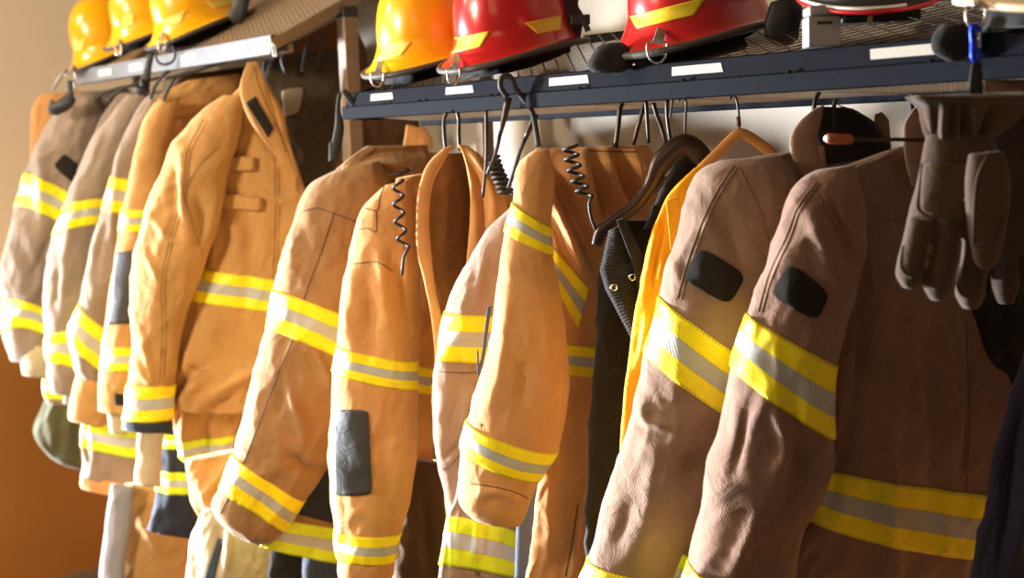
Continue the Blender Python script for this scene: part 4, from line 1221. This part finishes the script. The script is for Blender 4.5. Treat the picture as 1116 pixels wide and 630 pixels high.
# ------------------------------------------------------------------ gloves
def fused(name, lofts, mat, parent, voxel=0.003):
    """several cloth tubes grown into one skin"""
    vs, fs = [], []
    for Lf in lofts:
        nu, nv = 40, 60
        xs = np.linspace(0, Lf.x[-1], nv)
        V1 = np.interp(xs, Lf.x, np.arange(Lf.n))
        U, V = np.meshgrid(np.arange(nu) / nu, V1)
        P, _ = Lf.ev(U, V)
        b = len(vs)
        vs += [tuple(p) for p in P.reshape(-1, 3)]
        for i in range(nv - 1):
            for j in range(nu):
                j2 = (j + 1) % nu
                fs.append((b + i * nu + j, b + (i + 1) * nu + j, b + (i + 1) * nu + j2, b + i * nu + j2))
        fs.append(tuple(b + j for j in range(nu)))
        fs.append(tuple(b + (nv - 1) * nu + j for j in range(nu - 1, -1, -1)))
    o = obj(name, vs, fs, mat, parent)
    r = o.modifiers.new('skin', 'REMESH')
    r.mode = 'VOXEL'
    r.voxel_size = voxel
    sm = o.modifiers.new('soften', 'SMOOTH')
    sm.factor = 0.5
    sm.iterations = 4
    dg = bpy.context.evaluated_depsgraph_get()
    me = bpy.data.meshes.new_from_object(o.evaluated_get(dg))
    o.modifiers.clear()
    me.polygons.foreach_set('use_smooth', np.ones(len(me.polygons), dtype=bool))
    me.materials.clear()
    me.materials.append(mat)
    o.data = me
    vv = [tuple(np.array(o.matrix_world @ v.co) if False else np.array(ROOTM[parent.name] @ v.co)) for v in me.vertices]
    return o, BVHTree.FromPolygons(vv, [tuple(p.vertices) for p in me.polygons])


TG = 1.93
NO = (0.0, 0.0, 0.0)
g2 = thing('work_glove', 'darker suede glove hanging behind its pair at the right edge', 'glove', at(1095, 210, 2.0), 'pair of suede gloves on the carabiner')
o2, bv2 = fused('hand', [
    Loft([(1062, 150, 1120, 148), (1060, 175, 1128, 176), (1062, 220, 1132, 222), (1066, 262, 1132, 264), (1070, 276, 1128, 278)], 2.02, ratio=.4, seed=60, amp=(.004, .003, .001)),
    Loft([(1080, 255, 1106, 255), (1080, 290, 1109, 290), (1083, 318, 1109, 318), (1088, 331, 1104, 331)], 2.02, ratio=.8, seed=61, amp=NO),
    Loft([(1108, 250, 1134, 250), (1110, 290, 1138, 290), (1113, 312, 1138, 312), (1118, 322, 1132, 322)], 2.02, ratio=.8, seed=62, amp=NO),
    Loft([(1058, 245, 1080, 245), (1056, 275, 1080, 275), (1058, 296, 1078, 296), (1063, 306, 1074, 306)], 2.02, ratio=.8, seed=62, amp=NO)], M_GLOVE2, g2)
part('cuff', [(1074, 104, 1136, 104), (1070, 125, 1140, 125), (1064, 148, 1128, 150), (1062, 158, 1122, 160)], 2.02, M_GLOVE2, g2, ratio=.35, seed=63, amp=(.01, .005, .002), lf=(24, 2))

g = thing('work_glove', 'grey-brown suede glove hanging fingers down in front, gathered at the wrist', 'glove', at(1045, 210, TG), 'pair of suede gloves on the carabiner')
hand, bvh = fused('hand', [
    Loft([(1012, 146, 1076, 146), (1007, 168, 1086, 166), (1001, 200, 1088, 200), (993, 232, 1086, 234), (992, 248, 1082, 252), (998, 256, 1074, 260)], TG, ratio=.42, seed=64, amp=(.004, .003, .001), folds=[([(1022, 214), (1050, 222)], 3, -.004)]),
    Loft([(990, 236, 1018, 240), (984, 262, 1012, 266), (978, 286, 1007, 289), (977, 302, 1005, 305), (984, 314, 999, 315)], TG - .02, ratio=.8, seed=65, amp=NO),
    Loft([(1019, 240, 1046, 244), (1016, 270, 1044, 273), (1010, 296, 1040, 300), (1007, 314, 1036, 318), (1014, 327, 1030, 328)], TG - .02, ratio=.8, seed=66, amp=NO),
    Loft([(1050, 246, 1080, 248), (1048, 280, 1078, 282), (1043, 306, 1074, 308), (1042, 323, 1072, 325), (1049, 336, 1065, 337)], TG - .01, ratio=.8, seed=67, amp=NO),
    Loft([(1056, 168, 1092, 164), (1053, 195, 1100, 192), (1054, 235, 1098, 230), (1059, 270, 1092, 268), (1064, 288, 1086, 287), (1070, 294, 1080, 294)], TG - .055, ratio=.5, seed=68, amp=(.003, .002, .001))], M_GLOVE, g)
stitch(bvh, [[(1005, 178), (1002, 205), (1000, 228), (1012, 238), (1030, 244), (1052, 252)], [(1006, 176), (1020, 174), (1052, 176)],
             [(1061, 266), (1062, 220), (1066, 190), (1078, 166)], [(1061, 267), (1076, 266), (1085, 258), (1094, 238), (1110, 218)],
             [(1024, 214), (1038, 216), (1052, 218)], [(1024, 214), (1036, 224), (1052, 233)],
             [(984, 268), (982, 292), (992, 302), (1002, 296), (1008, 270)], [(1012, 280), (1008, 302), (1018, 314), (1030, 306), (1036, 278)], [(1046, 290), (1044, 314), (1054, 325), (1066, 316), (1070, 290)]], TG, M_GLOVE2, g, r=.0017, name='seam')
patch(bvh, [(1006, 178), (1052, 177), (1051, 248), (1003, 230)], TG, 'back_panel', M_GLOVE, g, thick=.004, nx=16, ny=20, rnd=.08)
cuff = part('cuff', [(1006, 104, 1108, 100, 0, .25), (998, 104, 1118, 103), (1003, 118, 1114, 118), (1008, 138, 1098, 138), (1013, 152, 1080, 152), (1012, 160, 1080, 160)], TG, M_GLOVE, g, ratio=.34, seed=69, amp=(.010, .004, .002), lf=(30, 2),
            folds=[([(1038, 118), (1035, 160)], 2.5, -.014), ([(1052, 116), (1048, 162)], 2.5, -.014), ([(1045, 122), (1042, 162)], 2.2, .010), ([(1064, 116), (1058, 162)], 2.5, .011), ([(1028, 116), (1025, 158)], 2.5, .010), ([(1078, 120), (1068, 160)], 3, -.012), ([(1020, 120), (1020, 158)], 2.5, -.009), ([(1010, 155), (1082, 155)], 2.5, -.014)])

# carabiner and strap
g = thing('carabiner', 'small blue carabiner clipped to the cream helmet ring', 'carabiner', at(1063, 46, 1.9))
mb = MB()
tb = 1.90
mb.tube([at(x, y, tb) for x, y in ((1062, 28), (1067, 31), (1067.5, 46), (1066, 62), (1063, 66), (1060, 62), (1060, 46), (1059, 32))], 0.0042, 8, 4, closed=True)
mb.build('hook_body', M_BLUE, g, smooth=True)
mb = MB()
mb.tube([at(1066.5, 35, tb - .004), at(1067, 52, tb - .004)], 0.0028, 8, 1)
mb.build('gate', M_CHROME, g, smooth=True)
g = thing('glove_strap', 'short dark strap looped from the carabiner down to the gloves', 'strap', at(1063, 82, 1.9))
part('webbing', [(1060, 64, 1067, 64), (1058, 76, 1070, 76), (1056, 90, 1071, 90), (1056, 106, 1072, 106)], 1.905, M_BLACK, g, ratio=.3, seed=70, amp=(.002, .001, .001))
g = coat('pale taupe cloth corner above the gloves', 1100, 92, 2.1, 'coat', 'hanging_coat')
part('corner', [(1074, 80, 1104, 84), (1068, 96, 1130, 92), (1076, 110, 1140, 110), (1082, 140, 1140, 140)], 2.12, M_TAUPE2, g, ang=10, ratio=.2, seed=71)

# orange tipped rod
g = thing('coat_peg', 'thin dark peg with an orange plastic tip in front of the upright collar', 'peg', at(960, 151, 2.1))
mb = MB()
mb.tube([at(925, 152, 2.14), at(975, 152, 2.2), at(1030, 153, 2.28)], 0.0036, 10, 1)
mb.build('rod', M_DKMETAL, g, smooth=True)
mb = MB()
mb.tube([at(901, 151, 2.115), at(903, 151, 2.117), at(926, 152, 2.14), at(928, 152, 2.142)], [0.006, .0085, .0085, .006], 12, 1)
tp = mb.build('tip', M_ORTIP, g, smooth=True)
q, q2 = at(900.6, 151, 2.112), at(902.5, 151, 2.115)
mb = MB()
mb.tube([q, q2], 0.0055, 10, 1)
mb.build('end_cap', M_WHITE, tp, smooth=True)

# ------------------------------------------------------------------ hangers
def hanger(label, wood, t, apex, left, right, hook, r, hump=False):
    g = thing('coat_hanger', label, 'hanger', at(apex[0], apex[1], t), 'wooden hangers')
    mb = MB()
    pts = [at(x, y, t) for x, y in left[::-1]] + [at(*apex, t)] + [at(x, y, t) for x, y in right]
    n = len(left)
    rr = [r * .75] + [r] * (len(pts) - 2) + [r * .75]
    if hump:
        rr[n] = rr[n - 1] = rr[n + 1] = r * 1.6
    mb.tube(pts, rr, 12, 5, squash=.55, sq_dir=-FH)
    mb.build('shoulder_bar', wood, g, smooth=True)
    mb = MB()
    mb.tube([at(x, y, t) for x, y in hook], .0026, 8, 4)
    mb.build('hook', M_DKMETAL, g, smooth=True)
    return g


g = hanger('dark polished wooden hanger above the black coat', M_WOODD, 2.6, (745, 158), [(722, 176), (708, 204), (690, 226), (670, 240), (656, 252), (650, 268)], [(764, 170), (776, 192), (792, 222), (806, 242)], [(739, 110), (744, 106), (748, 112), (747, 130), (746, 156)], .014, True)
mb = MB()
mb.tube([at(700, 214, 2.6), at(716, 206, 2.6), at(724, 192, 2.6)], .005, 8, 3)
mb.build('notch', M_WOODD, g, smooth=True)
g = hanger('light wooden hanger carrying the yellow raincoat', M_WOODL, 2.56, (806, 146), [(796, 153), (780, 169), (764, 185), (750, 199)], [(816, 149), (828, 157), (838, 164), (846, 170)], [(795, 108), (800, 103), (803, 110), (805, 124), (806, 143)], .011)
mb = MB()
mb.tube([at(804.5, 127, 2.56), at(805.5, 138, 2.56)], .0045, 8, 1)
mb.build('hook_sleeve', plain('dark_red_plastic', (84, 34, 26), .5), g, smooth=True)

# ------------------------------------------------------------------ hooks, straps, cords
HG = 'wire coat hooks on the hanging rail'


def hook(label, pts, t, r=.0048, mat=M_DKMETAL):
    g = thing('wire_hook', label, 'hook', at(*pts[-1], t), HG)
    mb = MB()
    mb.tube([at(x, y, t) for x, y in pts], r, 8, 4)
    mb.build('wire', mat, g, smooth=True)


hook('wire hook dropping into the top of the open coat, left one of two', [(487, 122), (484, 130), (484, 145), (486, 165)], 3.16)
hook('wire hook dropping into the top of the open coat, right one of two', [(498, 121), (500, 130), (500, 145), (501, 164)], 3.16)
hook('long straight wire hook just left of the strap looped over the beam', [(530, 120), (530, 140), (530, 175), (526, 215)], 2.96, .0042)
hook('thick wire hook in front of the lining of the amber-tan coat', [(679, 112), (676, 118), (674, 135), (671, 160)], 2.8, .0055)
hook('slanting wire hook right of the thick one', [(703, 112), (700, 122), (695, 140), (690, 158)], 2.74, .0048)
hook('wire hook beside the slanting one, nearly upright', [(704, 110), (705, 122), (706, 140), (707, 156)], 2.7, .0042)
hook('wire hook leaning to the right, above the raised cloth edge', [(712, 112), (716, 126), (722, 142), (726, 158)], 2.68, .0046)
hook('wire hook left of the dark hanger hook', [(727, 108), (727, 124), (729, 142), (732, 158)], 2.66, .0042)
hook('small hook hanging free left of the dark hanger hook', [(733, 108), (732, 116), (731, 124), (730, 128)], 2.52, .0024)
hook('wire hook in the upright dark-lined collar, left of the pair', [(893, 100), (889, 108), (887, 120), (886, 140)], 2.42, .0046)
hook('wire hook in the upright dark-lined collar, right of the pair', [(911, 108), (909, 116), (908, 128), (908, 140)], 2.44, .0042)
hook('thin hook left of the glove cuff', [(994, 92), (994, 100), (994, 112), (996, 122)], 2.4, .0034)
hook('thin hook touching the top of the glove cuff', [(1018, 90), (1018, 98), (1018, 106), (1016, 118)], 2.4, .0038)

# strap looped over the near beam
g = thing('looped_strap', 'black cord strap looped over the beam with two metal ends', 'strap', at(560, 100, 2.95))
mb = MB()
TS = 2.93
mb.tube([at(x, y, TS) for x, y in ((553, 106), (546, 96), (546, 86), (552, 82), (558, 86), (562, 96), (572, 110), (580, 122), (584, 140), (587, 160))], .0065, 10, 5)
mb.build('cord', M_BLACK, g, smooth=True)
mb = MB()
mb.tube([at(554, 106, TS - .01), at(550, 126, TS - .01), at(545, 146, TS - .01)], [.009, .0075, .005], 8, 2)
mb.build('metal_end', M_DKMETAL, g, smooth=True)
mb = MB()
mb.tube([at(545, 146, TS - .01), at(540, 168, TS - .01), at(531, 190, TS - .01)], .0045, 8, 2)
mb.build('tail', M_BLACK, g, smooth=True)
mb = MB()
mb.tube([at(584, 124, TS + .02), at(578, 138, TS + .02), at(573, 150, TS + .02)], [.008, .007, .005], 8, 2)
mb.build('metal_end', M_DKMETAL, g, smooth=True)
mb = MB()
mb.tube([at(573, 150, TS + .02), at(567, 164, TS + .02), at(561, 184, TS + .02), at(554, 205, TS + .03)], .0045, 8, 2)
mb.build('tail', M_BLACK, g, smooth=True)

g = thing('post_strap', 'black strap wound round the left end of the blue-black beam and hanging by the post', 'strap', at(372, 110, 3.6))
part('band', [(371, 99, 377, 97), (377, 108, 385, 106), (384, 118, 391, 116), (389, 127, 396, 126)], 3.56, M_BLACK, g, ratio=.3, seed=72, amp=(.001, .001, 0))
part('tail', [(368, 102, 373, 100), (366, 118, 371, 118), (365, 136, 375, 138), (362, 154, 373, 154), (358, 176, 368, 176)], 3.62, M_BLACK, g, ratio=.3, seed=73, amp=(.002, .001, 0))

g = thing('looped_strap', 'black strap tied over the pale beam of the corner rack', 'strap', at(160, 75, 4.55))
part('band', [(161, 58, 169, 56), (158, 72, 166, 70), (154, 86, 164, 86), (153, 98, 163, 98)], 4.5, M_BLACK, g, ratio=.3, seed=74, amp=(.002, .001, 0))
part('knot', [(146, 95, 156, 94), (147, 100, 163, 99), (152, 104, 160, 103)], 4.48, M_BLACK, g, ratio=.6, seed=75, amp=(.004, .003, .001))
mb = MB()
mb.tube([at(x, y, 4.46) for x, y in ((172, 54), (170, 62), (174, 69), (182, 70), (189, 66), (191, 58), (188, 50))], .0045, 8, 4)
mb.build('ring_cord', M_BLACK, g, smooth=True)

g = thing('equipment_clip', 'dark strap and clip hanging from the ring of the wall-end yellow helmet', 'clip', at(78, 100, 5.3))
part('strap', [(73, 88, 80, 88), (72, 102, 80, 104), (60, 112, 82, 110), (52, 118, 74, 120), (54, 124, 62, 126)], 4.98, M_BLACK, g, ratio=.3, seed=76, amp=(.003, .002, .001))
mb = MB()
mb.tube([at(x, y, 5.06) for x, y in ((72, 78), (64, 86), (58, 98))], .006, 8, 3)
mb.tube([at(x, y, 5.06) for x, y in ((77, 80), (81, 88), (83, 96), (78, 99), (73, 96), (73, 84))], .0035, 8, 3)
mb.build('loop', M_GALV, g, smooth=True)

CGR = 'hanger cords under the corner rack'
for k, (lab, pts) in enumerate((
        ('dark cord sloping down over the leftmost coats', [(152, 92), (130, 96), (112, 102), (102, 110)]),
        ('dark cord over the third coat from the wall', [(176, 84), (146, 92), (128, 100), (118, 110)]),
        ('dark cord beside the knotted strap', [(186, 76), (176, 84), (168, 96), (164, 108)]),
        ('thick dark cord over the tan coat with the black panel', [(208, 78), (192, 84), (184, 96), (178, 110)]),
        ('dark cord running along under the pale beam', [(270, 62), (236, 70), (206, 80), (178, 86)]))):
    g = thing('hanger_cord', lab, 'cord', at(*pts[-1], 4.5), CGR)
    tt = (4.9, 4.75, 4.6, 4.42, 4.35)[k]
    mb = MB()
    mb.tube([at(x, y, tt) for x, y in pts], .006, 8, 5)
    mb.build('cord', M_BLACK, g, smooth=True)


def coil(label, axis, t, r, turns, tail=None, wire=.0036):
    g = thing('coiled_cord', label, 'cord', at(*axis[0], t), 'coiled microphone cords')
    A = spline([at(x, y, t) for x, y in axis], 12)
    n = turns * 14
    d = np.linspace(0, 1, len(A))
    P = []
    for k in range(n + 1):
        f = k / n
        c = np.array([np.interp(f, d, A[:, i]) for i in range(3)])
        th = f * turns * 2 * math.pi
        P.append(c + RGT * math.cos(th) * r - FH * math.sin(th) * r)
    if tail:
        P += [at(x, y, t) for x, y in tail]
    mb = MB()
    mb.tube(P, wire, 7, 2)
    mb.build('coil', M_BLACK, g, smooth=True)


coil('stretched coiled cord over the shoulder of the amber-tan coat', [(621, 158), (624, 176), (630, 196), (638, 214)], 2.6, .014, 5, [(642, 222), (645, 240), (652, 256)])
coil('coiled cord hanging down the tan coat with the charcoal patch', [(434, 196), (434, 220), (436, 245), (440, 270)], 3.12, .012, 4, [(440, 280), (438, 300)], .004)
coil('tight coiled cord behind the two slanting strap tails', [(536, 170), (540, 184), (547, 198), (552, 212)], 3.05, .017, 8, None, .0042)
coil('small coiled cord on the collar of the brown slanting coat', [(426, 191), (436, 189), (446, 184)], 3.5, .012, 5, None, .0035)

# ------------------------------------------------------------------ things on the near shelf
g = thing('metal_box', 'pale grey metal box with a dark slot on the beam below the black helmet', 'box', at(898, 50, 2.3))
tb = 2.26
cx0, cx1 = at(881, 40, tb), at(917, 40, tb)
wd = np.linalg.norm(cx1 - cx0)
base = at(899, 51, tb)
xd = RGT - UP * RGT[2]
xd /= np.linalg.norm(xd)
M4 = Matrix.Identity(4)
yd = np.cross(UP, xd)
for i in range(3):
    M4[i][0], M4[i][1], M4[i][2], M4[i][3] = xd[i], yd[i], UP[i], base[i]
k = tb / FPX
b = MB()
b.box((-wd / 2, 0, 0), (wd / 2, .05, 33 * k), M4)
b.build('case', M_GALV, g, bevel=.003)
b = MB()
b.box((-wd / 2 + .001, -.004, 33 * k), (wd / 2 + .004, .052, 44 * k), M4)
b.build('lid', M_GALV, g, bevel=.005)
b = MB()
b.box((-wd * .22, -.002, 24 * k), (wd * .22, .002, 27 * k), M4)
b.build('slot', M_BLACK, g)
b = MB()
b.tube([np.array(M4 @ Vector(p))[:3] for p in ((wd / 2 - .002, .01, 30 * k), (wd / 2 + .006, .008, 34 * k), (wd / 2 + .008, .008, 44 * k))], .004, 8, 3)
b.build('latch', M_GALV, g, smooth=True)

g = thing('equipment_case', 'black equipment case with a yellow band behind the metal box', 'case', at(960, 38, 2.45))
b = MB()
base = at(960, 47, 2.42)
base[2] = shelf_z(base[1], -1) + 0.004
for i in range(3):
    M4[i][3] = base[i]
k = 2.42 / FPX
b.box((-42 * k, 0, 0), (44 * k, .06, 24 * k), M4)
b.build('case', M_BLACK, g, bevel=.006)
b = MB()
b.box((-14 * k, -.002, 1 * k), (-9 * k, .004, 23 * k), M4)
b.build('yellow_band', M_YTAPE, g)
b = MB()
b.box((24 * k, -.002, 12 * k), (44.5 * k, .03, 24.5 * k), M4)
b.build('yellow_corner', M_YTAPE, g, bevel=.002)

# ------------------------------------------------------------------ light
def area(name, loc, target, size, power, color, size_y=None):
    l = bpy.data.lights.new(name, 'AREA')
    l.energy = power
    l.color = color
    l.size = size
    if size_y:
        l.shape = 'RECTANGLE'
        l.size_y = size_y
    o = bpy.data.objects.new(name, l)
    COL.objects.link(o)
    o.location = loc
    o.rotation_euler = (Vector(target) - Vector(loc)).to_track_quat('-Z', 'Y').to_euler()
    return o


def spot(name, loc, target, power, color, radius, angle, blend):
    l = bpy.data.lights.new(name, 'SPOT')
    l.energy = power
    l.color = color
    l.shadow_soft_size = radius
    l.spot_size = math.radians(angle)
    l.spot_blend = blend
    o = bpy.data.objects.new(name, l)
    COL.objects.link(o)
    o.location = loc
    o.rotation_euler = (Vector(target) - Vector(loc)).to_track_quat('-Z', 'Y').to_euler()
    return o


spot('high_lamp', (-5.75, -2.1, 3.8), (-2.2, 1.8, 1.0), 1000, (1.0, 0.84, 0.62), 0.16, 86, 0.7)
spot('door_daylight', (-9.6, -3.3, 0.55), (-3.3, 1.62, -0.55), 36000, (0.84, 0.92, 1.0), 0.6, 42, 1.0)
area('warm_fill', (0.6, -2.2, 3.4), (-4.6, 1.8, 1.2), 1.8, 18, (1.0, 0.68, 0.40))  # added warm fill from the open side, not an actual fixture
spot('left_fill', (-3.3, -2.2, 2.7), (-4.3, 1.8, 1.1), 780, (1.0, 0.85, 0.63), 0.45, 94, 1.0)  # added fill to brighten the left wall and left coats, no fixture there

w = bpy.data.worlds.new('world')
SC.world = w
w.use_nodes = True
bg = w.node_tree.nodes['Background']
bg.inputs[0].default_value = (1.0, 0.74, 0.48, 1)
bg.inputs[1].default_value = 0.11

SC.view_settings.view_transform = 'Standard'
SC.view_settings.look = 'None'
SC.view_settings.exposure = 0.06
SC.view_settings.gamma = 1.0
SC.view_settings.use_curve_mapping = False
SC.cycles.use_denoising = True
